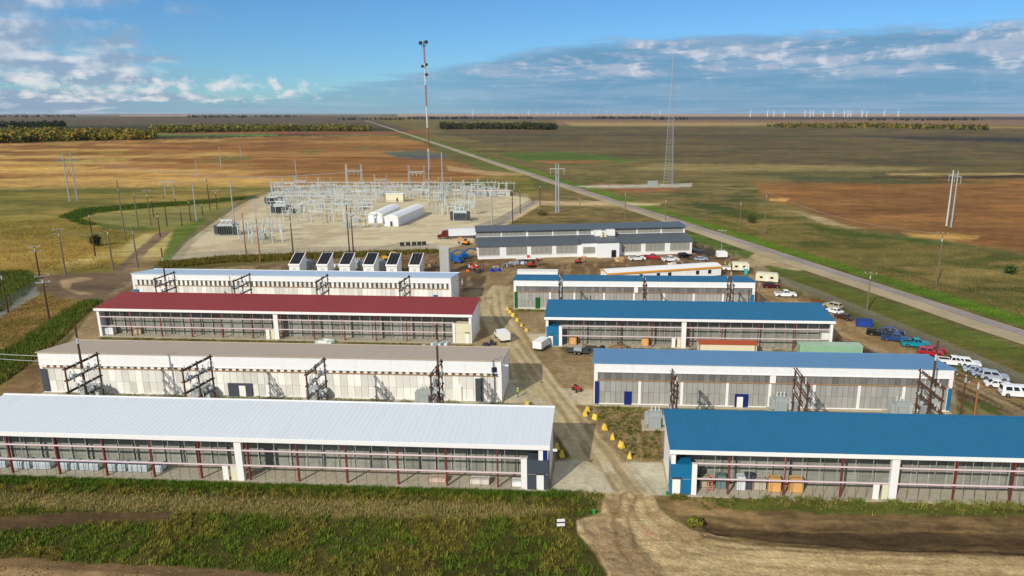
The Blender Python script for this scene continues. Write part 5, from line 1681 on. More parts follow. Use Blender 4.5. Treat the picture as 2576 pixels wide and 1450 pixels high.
for px, py, s in ((700, 500, .7), (760, 492, .72), (820, 500, .75), (960, 490, .75), (1120, 500, .75), (1180, 510, .7), (1230, 505, .62), (660, 552, .6), (640, 615, .5)):
    GAN.at(pad_pt(px, py), ax + SR.uniform(-.1, .1), 'low lattice gantry among the pale switchgear', 'low lattice gantries', scale=s)
rows = [(481, 690, 1290, 17), (487, 690, 1300, 18), (494, 700, 1270, 17), (501, 690, 1190, 17), (509, 690, 985, 17), (509, 1075, 1190, 18), (517, 700, 950, 17), (526, 690, 940, 17), (526, 1085, 1190, 18), (536, 690, 940, 18), (547, 700, 930, 20), (560, 730, 930, 24), (540, 1095, 1185, 20), (574, 870, 970, 20), (588, 612, 700, 20), (600, 618, 710, 20), (612, 625, 700, 22)]
for py, x0, x1, st in rows:
    for px in np.arange(x0, x1, st):
        q = pad_pt(px + SR.uniform(-6, 6), py + SR.uniform(-3, 3))
        c = SR.random()
        if c < .55:
            BS.at(q, ax + SR.choice((0, 0, PI / 2)) + SR.uniform(-.05, .05), 'pale steel bus support with insulators in the switchyard', 'bus supports in the switchyard', scale=SR.uniform(.8, 1.15))
        elif c < .8:
            SWI.at(q, ax + SR.choice((0, PI / 2)), 'pale disconnect switch on a steel stand in the switchyard', 'disconnect switches in the switchyard', scale=SR.uniform(.85, 1.2))
        elif c < .92:
            BRK.at(q, ax, 'grey circuit breaker with leaning bushings in the switchyard', 'circuit breakers in the switchyard', scale=SR.uniform(.9, 1.2))
tube_i = 0
for py, x0, x1 in ((486, 690, 1230), (497, 700, 1200), (514, 690, 980), (525, 690, 940), (548, 690, 930)):
    a, b = Vector((*G(x0, py), 6.8)), Vector((*G(x1, py), 6.8))
    for dy in (-2.4, 0, 2.4):
        o = part('bus_tube', MB().tube(a + Vector((0, dy, 0)), b + Vector((0, dy, 0)), .09, .09, 6), STEEL)
        tag(o, 'long pale bus tube running across the switchyard', 'bus tube', 'bus tubes in the switchyard')
def big_transformer(px, py, rz, label, dark=STEELD):
    t = thing('power_transformer', label, 'transformer', pad_pt(px, py), rz, 'large power transformers')
    pbox('plinth', CONC, t, -5, -3.4, 0, 5, 3.4, .3)
    part('tank', MB().box(-3.2, -1.8, .3, 3.2, 1.8, 4.6).box(-2.9, -1.5, 4.6, 2.9, 1.5, 4.9), STEELP, t)
    for s in (-1, 1):
        mb = MB()
        for k in range(8):
            mb.box(s * 3.3 if s > 0 else -4.6, -1.7 + k * .45, .8, 4.6 if s > 0 else -3.3, -1.5 + k * .45, 4.3)
        part('radiator', mb, dark, t)
    mb = MB()
    for k in range(7):
        mb.box(-2.8 + k * .85, -2.9, .8, -2.5 + k * .85, -1.85, 4.1)
    part('radiator', mb, dark, t)
    part('conservator', MB().tube((-2.6, 1.2, 5.9), (2.2, 1.2, 5.9), .6, .6, 10).bar((-1.5, 1.2, 4.9), (-1.5, 1.2, 5.5), .2).bar((1.2, 1.2, 4.9), (1.2, 1.2, 5.5), .2), STEELP, t)
    for x in (-1.8, 0, 1.8):
        part('bushing', MB().tube((x, -.4, 4.9), (x * 1.15, -.9, 7.4), .28, .14, 8), PORC, t)
    return t
big_transformer(572, 592, .1, 'dark finned transformer alone on the left of the gravel')
big_transformer(1158, 556, .05, 'large grey transformer at the right of the switchyard')
big_transformer(708, 538, .05, 'white and dark transformer at the left of the switchyard')
big_transformer(690, 516, .05, 'grey transformer at the back left corner of the switchyard')
t = thing('equipment_cabinet', 'white cabinet on a post at the right of the switchyard', 'cabinet', pad_pt(1190, 540), .1)
pbox('cabinet', STEELP, t, -1.2, -.9, 3.2, 1.2, .9, 5.6)
pbox('cabinet_side', STEELD, t, 1.203, -.8, 3.3, 1.26, .8, 5.5)
part('legs', MB().bar((-.9, 0, 0), (-.9, 0, 3.2), .2).bar((.9, 0, 0), (.9, 0, 3.2), .2), STEELP, t)
def vault(label, a, b, w, h):
    """long barrel-roofed shelter between two ends given in image pixels"""
    A, B = Vector((*G(*a), 0)), Vector((*G(*b), 0))
    L = (B - A).length
    t = thing('control_building', label, 'building', A, math.atan2((B - A).y, (B - A).x), 'white shelters in the substation')
    pbox('wall', WHITE, t, 0, -w / 2, .1, L, w / 2, h)
    part('roof', MB().prism_x([(-w / 2 - .3, h), (-w / 4, h + .95), (0, h + 1.2), (w / 4, h + .95), (w / 2 + .3, h), (w / 2 + .3, h - .2), (-w / 2 - .3, h - .2)], -.4, L + .4), WHITE2, t)
    pbox('door', SLATE, t, -.05, -.6, .1, -.003, .6, 2.3)
    pbox('base', CONC, t, -.3, -w / 2 - .2, 0, L + .3, w / 2 + .2, .098)
    return t
vault('long white shelter with bright roof, right of two in the switchyard', (985, 570), (1052, 540), 6.5, 4.2)
vault('shorter white shelter with bright roof, left of two in the switchyard', (945, 562), (990, 540), 6.5, 4.2)
t = thing('control_building', 'small cream control hut at the back of the switchyard', 'building', pad_pt(993, 508), 0, 'white shelters in the substation')
pbox('wall', CREAM, t, -5, 0, 0, 5, 5, 4.4)
pbox('roof', WHITE2, t, -5.3, -.3, 4.4, 5.3, 5.3, 4.7)
pbox('door', SLATE, t, 1, -.06, .1, 2, -.003, 2.2)
t = thing('control_building', 'low pale shed with flat pinkish roof at the far right of the gravel', 'building', pad_pt(1230, 494), .02, 'white shelters in the substation')
pbox('wall', STEELP, t, -13, 0, 0, 13, 5, 3)
pbox('roof', mat('pinkish_flat_roof', (214, 194, 184), .8), t, -13.5, -.4, 3, 13.5, 5.4, 3.3)
pbox('door', SLATE, t, -1, -.06, .1, 0, -.003, 2.2)

# perimeter fences: posts are single pieces, the mesh is a woven panel
def mesh_mat(name, c, open_=.62):
    m = bpy.data.materials.new(name)
    m.use_nodes = True
    n = NT(m.node_tree)
    b = n.n('ShaderNodeBsdfPrincipled')
    tr = n.n('ShaderNodeBsdfTransparent')
    mx = n.n('ShaderNodeMixShader')
    out = n.n('ShaderNodeOutputMaterial')
    b.inputs['Base Color'].default_value = (*srgb(c), 1)
    b.inputs['Roughness'].default_value = .6
    b.inputs['Metallic'].default_value = .3
    pos = n.n('ShaderNodeNewGeometry').outputs['Position']
    w = n.noise(pos, 18, 2, .5)
    mx.inputs[0].default_value = open_
    n.put(mx.inputs[0], n.m('ADD', open_ - .1, n.m('MULTIPLY', w, .2)))
    n.t.links.new(b.outputs[0], mx.inputs[1])
    n.t.links.new(tr.outputs[0], mx.inputs[2])
    n.t.links.new(mx.outputs[0], out.inputs[0])
    return m
CHAIN = mesh_mat('chain_link_wire', (150, 148, 142), .62)
fp = MB().tube((0, 0, 0), (0, 0, 2.3), .04, .04, 6).mesh('fence_post', WOODG)
def fence(label, pts, step=6.0, h=2.2):
    A = [Vector((*G(*p), 0)) for p in pts]
    t = thing('chain_link_fence', label, 'fence', A[0])
    o = A[0]
    for a, b in zip(A, A[1:]):
        n = max(1, int((b - a).length / step))
        me = MB()
        q = [a - o, b - o]
        part('wire_mesh', me.add([q[0] + Vector((0, 0, .05)), q[1] + Vector((0, 0, .05)), q[1] + Vector((0, 0, h)), q[0] + Vector((0, 0, h))], [(0, 1, 2, 3)]), CHAIN, t)
        part('top_rail', MB().tube(q[0] + Vector((0, 0, h)), q[1] + Vector((0, 0, h)), .022, .022, 5), WOODG, t)
        for k in range(n):
            obj('fence_post', fp, t, (a - o) + (b - a) * (k / n))
    return t
fence('chain-link fence along the left and back of the substation', [(428, 657), (470, 611), (520, 573), (590, 526), (640, 498), (700, 481), (860, 473), (1150, 474), (1330, 498)])
fence('chain-link fence along the right side of the substation', [(1340, 508), (1250, 562), (1196, 580)])
fence('chain-link fence along the near edge of the substation', [(428, 657), (560, 647), (800, 638), (1100, 630)])
fence('chain-link fence between the parking strip and the highway', [(1900, 686), (1960, 712), (2060, 750), (2200, 808), (2330, 864), (2450, 916), (2576, 972), (2760, 1052)], 4.0)
fence('short chain-link fence beside the reeds at the left edge', [(-40, 800), (0, 778), (60, 745), (92, 722)], 3.0)

# overhead wires near the left hall
for k, (y0, dz) in enumerate(((896, 0), (914, -1.2))):
    a, b = Vector((-150, 136 + k, 8.4 + dz)), Vector((-95.1, 124 + k * .5, 6.9 + dz))
    mb = MB()
    for i in range(10):
        f0, f1 = i / 10, (i + 1) / 10
        s = lambda f: a.lerp(b, f) - Vector((0, 0, 1.0 * 4 * f * (1 - f)))
        mb.bar(s(f0), s(f1), .07)
    tag(part('overhead_wire', mb, STEELP), ('upper', 'lower')[k] + ' of two pale wires reaching the left end of the tan-roofed hall', 'wire', 'overhead wires')

def span(label, a, b, sag, r=.03):
    mb = MB()
    a, b = Vector(a), Vector(b)
    f = lambda t: a.lerp(b, t) - Vector((0, 0, sag * 4 * t * (1 - t)))
    for i in range(14):
        mb.bar(f(i / 14), f((i + 1) / 14), r * 2)
    tag(part('overhead_wire', mb, STEEL), label, 'wire', 'overhead wires')
hl, hr = Vector((*G(*z1(556, 552)), 25)), Vector((*G(893, 478), 12.5))
for k in (-1, 0, 1):
    span(('nearest', 'middle', 'farthest')[k + 1] + ' line wire from the left meadow structure to the switchyard gantry', hl + Vector((k * 5, k * 4, 0)), hr + Vector((0, k * 3, 0)), 7, .045)
p1_, p2_ = Vector((*G(*z3(615, 800)), 18)), Vector((*G(*z3(1915, 1185)), 15.5))
span('line wire between two grey poles in the right grassland', p1_, p2_, 3.0)
q1, q2 = Vector((*G(*z1(495, 1105)), 14)), Vector((*G(*z1(855, 1075)), 13))
span('slack wire between the crossarm pole and the thick grey pole', q1, q2, 1.2)
span('slack wire from the crossarm pole towards the reeds at left', q1, Vector((*G(*z1(300, 1130)), 13)), 1.0)
HAZE_DENSITY = 1.0e-5
# ================================================================== FAR THINGS
def turbine_mesh(rot):
    mb = MB()
    mb.tube((0, 0, 0), (0, 0, 66), 3.0, 2.0, 8)
    mb.bar((0, 4, 67), (0, -4, 67), 4, 4)
    for k in range(3):
        a = rot + k * 2 * PI / 3
        d = Vector((math.sin(a), 0, math.cos(a)))
        p = Vector((0, -4.6, 67))
        mb.bar(p, p + d * 10, 2.6, 1.6).bar(p + d * 10, p + d * 34, 1.6, .9)
    return mb.mesh('wind_turbine', mat('turbine_white', (240, 242, 244), .5, var=.02))
TM = [turbine_mesh(r) for r in (0, .4, .8, 1.2, 1.7)]
FR_ = random.Random(21)
def nth(i, n):
    w = ('first', 'second', 'third', 'fourth', 'fifth', 'sixth', 'seventh', 'eighth', 'ninth', 'tenth', 'eleventh')
    return w[i] + ' from left' if i < (n + 1) // 2 else w[n - 1 - i] + ' from right'
right_t = (1886, 1929, 1945, 1971, 2023, 2036, 2044, 2070, 2094, 2122, 2131, 2138, 2166, 2178, 2222, 2257)
for i, px in enumerate(right_t):
    d = FR_.uniform(9000, 11500)
    o = obj('wind_turbine', TM[i % 5], None, ((px - CX) / FPX * d * .975, d, 0), (0, 0, FR_.uniform(-.6, .6)), (1.5, 1.5, FR_.uniform(.95, 1.25)))
    tag(o, 'tiny white wind turbine on the right horizon, %s in its cluster' % nth(i, len(right_t)), 'wind turbine', 'wind turbines at right')
left_t = (1190, 1240, 1268, 1290, 1330, 1352, 1378, 1392, 1404, 1420, 1436, 1462, 1480, 1502, 1528, 1545, 1562, 1590, 1610, 1640, 1660)
for i, px in enumerate(left_t):
    d = FR_.uniform(15000, 19000)
    o = obj('wind_turbine', TM[(i + 2) % 5], None, ((px - CX) / FPX * d * .975, d, 0), (0, 0, FR_.uniform(-.6, .6)), (1.4, 1.4, FR_.uniform(.9, 1.5)))
    tag(o, 'faint white wind turbine left of the lattice tower, %s of that line' % nth(i, len(left_t)), 'wind turbine', 'wind turbines at centre')

# ------------------------------------------------------------------ foliage
def leaf_mat(name, rough=.85):
    m = bpy.data.materials.new(name)
    m.use_nodes = True
    n = NT(m.node_tree)
    b = n.n('ShaderNodeBsdfPrincipled')
    out = n.n('ShaderNodeOutputMaterial')
    n.t.links.new(b.outputs[0], out.inputs[0])
    at = n.n('ShaderNodeAttribute', attribute_name='leaf')
    n.put(b.inputs['Base Color'], at.outputs[0])
    b.inputs['Roughness'].default_value = rough
    b.inputs['Specular IOR Level'].default_value = .1
    return m
LEAF = leaf_mat('foliage')
NPR = np.random.default_rng(4)
def tri_object(name, tris, cols, m=LEAF, kind=None, parent=None):
    """tris: (n,3,3) triangle corners, cols: (n,3) linear colours"""
    n = len(tris)
    me = bpy.data.meshes.new(name)
    me.vertices.add(n * 3)
    me.vertices.foreach_set('co', tris.astype(np.float32).ravel())
    me.loops.add(n * 3)
    me.loops.foreach_set('vertex_index', np.arange(n * 3, dtype=np.int32))
    me.polygons.add(n)
    me.polygons.foreach_set('loop_start', np.arange(0, n * 3, 3, dtype=np.int32))
    me.polygons.foreach_set('loop_total', np.full(n, 3, dtype=np.int32))
    me.update(calc_edges=True)
    at = me.attributes.new('leaf', 'FLOAT_COLOR', 'POINT')
    at.data.foreach_set('color', np.repeat(np.c_[cols, np.ones(n)], 3, axis=0).astype(np.float32).ravel())
    me.materials.append(m)
    o = obj(name, me, parent)
    if kind:
        o['kind'] = kind
    return o
def leaf_cloud(centres, radii, heights, per, size, palette, squash=1.0):
    """leaf clumps filling egg shaped crowns"""
    T, K = [], []
    pal = np.array([srgb(c) for c in palette])
    for (x, y), r, h in zip(centres, radii, heights):
        n = per
        d = NPR.normal(size=(n, 3))
        d /= np.linalg.norm(d, axis=1)[:, None]
        q = d * (NPR.uniform(.45, 1.0, n) ** .6)[:, None] * np.array([r, r, h * .5 * squash])
        lump = 1 + .3 * np.sin(d[:, 0] * 5 + x) * np.cos(d[:, 1] * 4 + y)
        q *= lump[:, None]
        c = np.c_[x + q[:, 0], y + q[:, 1], np.maximum(.15, h * .55 + q[:, 2])]
        a = NPR.normal(size=(n, 3)); a /= np.linalg.norm(a, axis=1)[:, None]
        b = np.cross(a, NPR.normal(size=(n, 3))); b /= np.linalg.norm(b, axis=1)[:, None]
        s = size * NPR.uniform(.6, 1.4, n)[:, None]
        T.append(np.stack([c - a * s, c + a * s * .6 + b * s * .8, c + a * s * .3 - b * s], 1))
        base = pal[NPR.integers(len(pal))]
        mixc = pal[NPR.integers(len(pal), size=n)]
        k = (base * .65 + mixc * .35) * NPR.uniform(.65, 1.25, n)[:, None]
        K.append(k)
    return np.concatenate(T), np.concatenate(K)
def scatter_px(pts, n, seed):
    """random ground points inside an outline given in image pixels, even over the ground"""
    r = np.random.default_rng(seed)
    P = np.array([G(*p) for p in pts])
    x0, y0 = P.min(0); x1, y1 = P.max(0)
    out = []
    while len(out) < n:
        q = np.c_[r.uniform(x0, x1, 4000), r.uniform(y0, y1, 4000)]
        s = signed(q[:, 0], q[:, 1], [tuple(p) for p in P])
        out += list(map(tuple, q[s > 0]))
        if not len(out): break
    return out[:n]
AUT = [(144, 132, 52), (176, 146, 50), (124, 122, 50), (88, 100, 44), (66, 80, 38), (146, 110, 56), (100, 104, 48)]
DRK = [(44, 56, 34), (52, 62, 36), (38, 48, 36), (62, 66, 40)]
def wood(name, label, outline, n, h, per, size, pal, seed):
    c = scatter_px(outline, n, seed)
    q = np.array(c)
    gap = fbm(q[:, 0] / 55, q[:, 1] / 55, 3, seed + 300)
    c = [p for p, g in zip(c, gap) if g > .36]
    hh = NPR.uniform(h * .5, h * 1.1, len(c)) * (.7 + .9 * gap[gap > .36])
    T, K = leaf_cloud(c, hh * NPR.uniform(.3, .45, len(c)), hh, per, size, pal)
    # trunks
    tr = []
    for (x, y), q in zip(c, hh):
        w = .25
        tr += [[(x - w, y, 0), (x + w, y, 0), (x, y, q * .6)], [(x, y - w, 0), (x, y + w, 0), (x, y, q * .6)]]
    T = np.concatenate([T, np.array(tr)])
    K = np.concatenate([K, np.tile(np.array(srgb((88, 78, 64))), (len(tr), 1))])
    o = tri_object(name, T, K, kind='stuff')
    o['label'], o['category'] = label, 'woodland'
    return o
wood('woodland', 'belt of yellow and green autumn trees at the left', [(-120, 364), (0, 361), (200, 356), (388, 352), (390, 346), (200, 340), (0, 338), (-120, 340)], 2600, 13, 26, 2.5, AUT, 1)
wood('woodland', 'thinner belt of olive trees behind the golden field', [(380, 336), (560, 333), (800, 330), (930, 331), (930, 326), (700, 325), (380, 327)], 1700, 13, 20, 2.6, [(120, 120, 52), (94, 98, 46), (76, 84, 44), (150, 134, 56), (110, 100, 54)], 2)
wood('woodland', 'dark trees behind the autumn belt at the far left', [(-100, 326), (160, 322), (165, 318), (-100, 320)], 260, 18, 26, 3.2, DRK, 3)
wood('woodland', 'dark shelterbelt right of the striped mast', [(1110, 326), (1250, 326), (1400, 328), (1400, 324), (1240, 321), (1110, 321)], 620, 15, 22, 3.0, DRK + [(110, 96, 44)], 4)
wood('woodland', 'yellow and green farm trees at the far right', [(1930, 322), (2200, 323), (2450, 328), (2490, 330), (2480, 322), (2200, 316), (1930, 317)], 700, 11, 24, 2.4, AUT + DRK, 5)
for nm, a, b, y, n, h, sd in (('dark tree line on the horizon at the far left', -60, 190, 295, 90, 30, 6), ('dark tree line on the horizon left of the highway end', 470, 620, 296.5, 70, 26, 7), ('dark clump on the horizon before the highway end', 640, 760, 295.5, 50, 24, 8),
                              ('dark trees where the highway meets the horizon', 850, 1020, 302, 110, 16, 9), ('dark tree line behind the striped mast', 1020, 1340, 300, 150, 20, 10), ('dark tree line on the horizon left of the lattice tower', 1490, 1640, 299, 110, 20, 11),
                              ('dark trees beside the lattice tower on the horizon', 1640, 1730, 302, 40, 18, 12), ('long dark tree line at the far right horizon', 2180, 2470, 303.5, 120, 16, 13)):
    wood('tree_line', nm, [(a, y + 1.2), (b, y + 1.2), (b, y - .6), (a, y - .6)], n, h, 24, h * .16, [(40, 48, 40), (48, 54, 44), (34, 40, 40)], sd)

def bush(label, px, py, r, h, pal, name='bush', n=420):
    X, Y = G(px, py)
    t = thing(name, label, 'bush', (X, Y, 0))
    c = [(NPR.uniform(-.5, .5) * r, NPR.uniform(-.5, .5) * r) for _ in range(5)]
    T, K = leaf_cloud([(0, 0)] + c, [r] + [r * .6] * 5, [h] + [h * .8] * 5, n // 6, .28, pal)
    tri_object('foliage', T, K, parent=t)
    part('stem', MB().tube((0, 0, -.1), (.1, 0, h * .6), .09, .04, 6).tube((0, 0, .2), (-.4, .2, h * .55), .06, .03, 5), WOOD, t)
    return t
GRN = [(58, 78, 38), (70, 88, 40), (48, 66, 36), (84, 94, 50)]
bush('round dark bush alone in the right grassland', 2543, 690, 1.9, 3.2, GRN)
bush('round bush beyond the highway by the grey pole', 1892, 562, 2.4, 4.2, GRN)
bush('dark leafy bush beside a pole in the meadow', 240, 620, 2.2, 5.2, DRK, n=700)
bush('low scrub clump behind the office', 1365, 542, 3.0, 2.6, [(110, 100, 52), (90, 86, 44), (124, 108, 60)])

# dark bushes of the foreground ditch edge
bush('green weed clump at the near end of the dirt bend', 1748, 1322, .9, .9, [(96, 112, 40), (74, 96, 34), (130, 124, 50)])

# ------------------------------------------------------------------ grass
GZf = None
def blades(pts, h0, h1, per, spread, cols, lean=.35, w=.035, seed=1, soil=0.0, gain=1.0):
    r = np.random.default_rng(seed)
    P = np.repeat(np.array(pts), per, axis=0)
    n = len(P)
    P = P + r.normal(0, spread, (n, 2))
    h = r.uniform(h0, h1, n) * np.repeat(r.uniform(.6, 1.3, len(pts)), per)
    a = r.uniform(0, 2 * PI, n)
    ln = r.uniform(.1, lean, n) * h
    b = a + PI / 2
    ww = w * r.uniform(.7, 1.5, n)
    z0 = -.05
    v0 = np.c_[P[:, 0] - np.cos(b) * ww, P[:, 1] - np.sin(b) * ww, np.full(n, z0)]
    v1 = np.c_[P[:, 0] + np.cos(b) * ww, P[:, 1] + np.sin(b) * ww, np.full(n, z0)]
    v2 = np.c_[P[:, 0] + np.cos(a) * ln, P[:, 1] + np.sin(a) * ln, h]
    pal = np.array([srgb(c) for c in cols])
    tone = pal[np.repeat(r.integers(len(pal), size=len(pts)), per)]
    K = (tone * .7 + pal[r.integers(len(pal), size=n)] * .3) * r.uniform(.7, 1.3, n)[:, None]
    if soil:                                              # keep to the colour of the ground the tuft grows from
        K = K * (1 - soil) + soil_at(P) * r.uniform(.8, 1.35, n)[:, None] * soil
    return np.stack([v0, v1, v2], 1), K * gain
def merge(*a):
    return np.concatenate([x[0] for x in a]), np.concatenate([x[1] for x in a])
def not_in(pts, *polys):
    P = np.array(pts)
    keep = np.ones(len(P), bool)
    for pl in polys:
        s = signed(P[:, 0], P[:, 1], [G(*q) for q in pl])
        keep &= s < 0
    return [tuple(p) for p in P[keep]]
NEARG = [(-60, 1206), (0, 1206), (1380, 1242), (1440, 1246), (1498, 1264), (1496, 1290), (1446, 1312), (1448, 1350), (1486, 1392), (1518, 1450), (1522, 1475), (-60, 1475)]
pts = scatter_px(NEARG, 21000, 31)
pts = not_in(pts, BARE, VERGE)
st_pts = [p for p in scatter_px(STRAW, 4500, 33)]
core = not_in(pts, STRAW)
P = np.array(core)
patch = fbm(P[:, 0] / 4, P[:, 1] / 4, 4, 77)
clump = fbm(P[:, 0] / .8, P[:, 1] / .8, 2, 79)
P, patch, clump = P[clump > .26], patch[clump > .26], clump[clump > .26]
tall = clump > .56
OLV = [(150, 148, 56), (124, 130, 48), (164, 152, 70), (104, 112, 40), (150, 118, 62)]
GRS = [(110, 136, 42), (94, 120, 36), (130, 142, 50), (80, 102, 32)]
STR = [(206, 184, 124), (188, 164, 106), (168, 150, 90), (136, 134, 66), (214, 194, 140)]
pick = lambda k: [tuple(p) for p in P[k]]
mid, low = (clump <= .58) & (clump > .44), clump <= .44
tall = clump > .58
TB = merge(*[blades(pick(((patch > .47) if gi == 0 else (patch <= .47)) & kk), h0, h1, per, .15, pal, .9, ww, 20 + gi * 3 + ki, soil=.25, gain=gn)
             for gi, pal in enumerate((OLV, GRS)) for ki, (kk, h0, h1, per, ww, gn) in enumerate(((tall, .25, .58, 10, .045, 1.08), (mid, .15, .38, 8, .04, .88), (low, .08, .22, 6, .04, .68)))],  # gain paints highlights on tall clumps and shade into the low gaps
           blades(st_pts, .15, .5, 6, .2, STR, .9, .035, 3, soil=.4, gain=.9), blades(st_pts[:1800], .15, .4, 6, .2, GRS, .7, .04, 8, gain=.75))
edge = scatter_px([(-60, 1196), (0, 1199), (1380, 1236), (1440, 1240), (1440, 1250), (1380, 1252), (0, 1217), (-60, 1214)], 4200, 35)
edge = [p for p in edge if not (-86.5 < p[0] < -1.4 and p[1] > 93.2 - (p[0] + 86.2) * .058 - .75)]
TB = merge(TB, blades(edge, .2, .6, 8, .18, [(96, 128, 38), (80, 112, 32), (118, 140, 46)], .8, .045, 4, gain=.72))
o = tri_object('foreground_grass', *TB, kind='stuff')
o['label'], o['category'] = 'tall rough green and straw grass in the left foreground', 'grass'
# weeds beside the halls, ditch reeds, strip behind the rows
W1 = []
def line_pts(a, b, n, wid, seed):
    r = np.random.default_rng(seed)
    A, B = np.array(G(*a)), np.array(G(*b))
    t = r.random(n)[:, None]
    k = (vnoise(t[:, 0] * 40, t[:, 0] * 0, seed) > .42)
    q = A + (B - A) * t + r.normal(0, wid, (n, 2))
    return [tuple(p) for p in q[k]]
weeds = (line_pts((1692, 1250), (2576, 1274), 1300, .35, 1) + line_pts((1750, 1264), (2576, 1284), 500, .8, 2) + line_pts((110, 994), (1260, 1018), 1600, .5, 3) + line_pts((255, 853), (1190, 873), 900, .5, 4)
         + line_pts((1415, 878), (2090, 884), 600, .5, 5) + line_pts((1500, 1026), (1660, 1040), 350, .6, 6) + line_pts((1300, 781), (1370, 783), 120, .4, 7) + line_pts((1690, 1044), (2400, 1056), 800, .6, 8)
         + line_pts((1440, 1244), (1520, 1250), 150, .5, 9) + line_pts((1690, 1250), (1720, 1254), 120, .3, 10))
o = tri_object('weeds', *blades(weeds, .12, .5, 9, .2, [(98, 120, 42), (80, 104, 36), (130, 132, 54), (176, 156, 90)], .8, .05, 5, gain=.8), kind='stuff')
o['label'], o['category'] = 'ragged weeds along the feet of the halls', 'weeds'
rp = scatter_px(DITCH, 5200, 41)
rp += scatter_px([(0, 682), (70, 682), (98, 700), (66, 742), (0, 786), (-80, 800), (-80, 690)], 1700, 42)
o = tri_object('ditch_reeds', *blades(rp, .35, 1.0, 9, .35, [(94, 122, 40), (76, 104, 34), (114, 128, 46), (140, 134, 60)], .8, .07, 6, soil=.3, gain=.85), kind='stuff')
o['label'], o['category'] = 'dark green reeds in the ditch left of the halls', 'reeds'
rp = scatter_px([(400, 664), (560, 648), (800, 639), (1100, 631), (1112, 637), (800, 652), (560, 662), (420, 676)], 2600, 43)
o = tri_object('rough_grass', *blades(rp, .5, 1.3, 9, .4, [(118, 104, 42), (96, 92, 36), (136, 116, 52), (78, 82, 30)], .5, .13, 7), kind='stuff')
o['label'], o['category'] = 'rough olive grass along the near edge of the gravel pad', 'grass'
rp = scatter_px([(148, 546), (200, 526), (330, 516), (480, 506), (640, 494), (650, 500), (500, 514), (350, 526), (240, 536), (200, 552), (250, 566), (210, 566)], 3000, 44)
o = tri_object('ring_reeds', *blades(rp, .4, 1.1, 7, .7, [(78, 104, 36), (66, 90, 30), (96, 112, 44)], .6, .14, 9, soil=.4), kind='stuff')
o['label'], o['category'] = 'green reed ring round the pole field', 'reeds'
o = tri_object('yard_weeds', *blades(scatter_px([(1500, 1034), (1660, 1052), (1664, 1156), (1584, 1150), (1548, 1108)], 260, 45), .15, .5, 9, .2, [(70, 90, 30), (110, 104, 44)], .7, .06, 10), kind='stuff')
o['label'], o['category'] = 'scattered weeds on the dirt beside the yellow blocks', 'weeds'

# meadow tufts left of the halls and in the grassland along the highway
MEADOW = [(-60, 560), (150, 552), (260, 575), (330, 590), (300, 640), (290, 676), (100, 682), (0, 690), (-60, 700)]
SLOPE = [(-60, 800), (0, 795), (60, 762), (110, 742), (235, 766), (160, 845), (60, 925), (-60, 985)]
EASTG = [(1740, 556), (1900, 512), (2040, 560), (2250, 600), (2600, 650), (2600, 828), (2300, 735), (2000, 645), (1850, 592)]
STRIPG = [(1960, 690), (2100, 722), (2300, 792), (2600, 895), (2600, 975), (2400, 890), (2200, 802), (2060, 745)]
MD = merge(blades(scatter_px(MEADOW, 9000, 61), .15, .45, 5, .6, [(158, 140, 70), (136, 126, 60), (180, 156, 86), (112, 112, 50)], .9, .08, 21, soil=.85),
           blades(scatter_px(SLOPE, 6000, 62), .15, .4, 5, .4, [(158, 136, 78), (130, 124, 60), (176, 150, 92), (104, 110, 48)], .9, .06, 22, soil=.85))
o = tri_object('meadow_grass', *MD, kind='stuff')
o['label'], o['category'] = 'dry golden and olive meadow grass left of the halls', 'grass'
ED = merge(blades(scatter_px(EASTG, 12000, 63), .15, .45, 5, .8, [(136, 124, 68), (112, 110, 54), (156, 136, 84), (92, 98, 46)], .9, .09, 23, soil=.85),
           blades(scatter_px(STRIPG, 5000, 64), .06, .2, 5, .4, [(120, 116, 56), (100, 106, 46), (140, 128, 70)], .9, .06, 24, soil=.85))
o = tri_object('roadside_grass', *ED, kind='stuff')
o['label'], o['category'] = 'rough olive grassland on both sides of the highway', 'grass'

# clods and stones on the bare soil
def stones(name, label, outline, n, s0, s1, pal, seed):
    r = np.random.default_rng(seed)
    c = np.array(scatter_px(outline, n, seed))
    n = len(c)
    s = r.uniform(s0, s1, n) ** 1.3
    oct_ = np.array([(1, 0, 0), (0, 1, 0), (-1, 0, 0), (0, -1, 0), (0, 0, 1)], float)
    f = [(0, 1, 4), (1, 2, 4), (2, 3, 4), (3, 0, 4)]
    T, K = [], []
    v = oct_[None] * (s[:, None, None] * r.uniform(.6, 1.3, (n, 5, 1)))
    v[:, :, 2] *= .7
    v += np.c_[c, np.full(n, -.02)][:, None]
    pl = np.array([srgb(q) for q in pal])
    k = pl[r.integers(len(pl), size=n)] * r.uniform(.8, 1.2, n)[:, None]
    for q in f:
        T.append(v[:, q]); K.append(k)
    o = tri_object(name, np.concatenate(T), np.concatenate(K), kind='stuff')
    o['label'], o['category'] = label, 'soil'
stones('soil_clods', 'clods of earth along the ragged edge of the dirt road', [(1450, 1312), (1515, 1300), (1570, 1330), (1700, 1465), (1560, 1475), (1485, 1380)], 2600, .05, .3, [(150, 126, 92), (130, 108, 78), (176, 150, 112)], 51)
stones('ditch_clods', 'clods of dark earth in the right foreground ditch', [(1700, 1300), (2600, 1300), (2600, 1395), (2200, 1378), (1900, 1350)], 1500, .03, .16, [(92, 74, 50), (82, 65, 44), (100, 80, 54)], 52)
stones('road_stones', 'loose stones scattered on the tan dirt road', [(1560, 1290), (1660, 1290), (1800, 1360), (2600, 1405), (2600, 1475), (1620, 1475)], 2200, .03, .13, [(150, 124, 88), (150, 124, 88), (204, 180, 140)], 53)
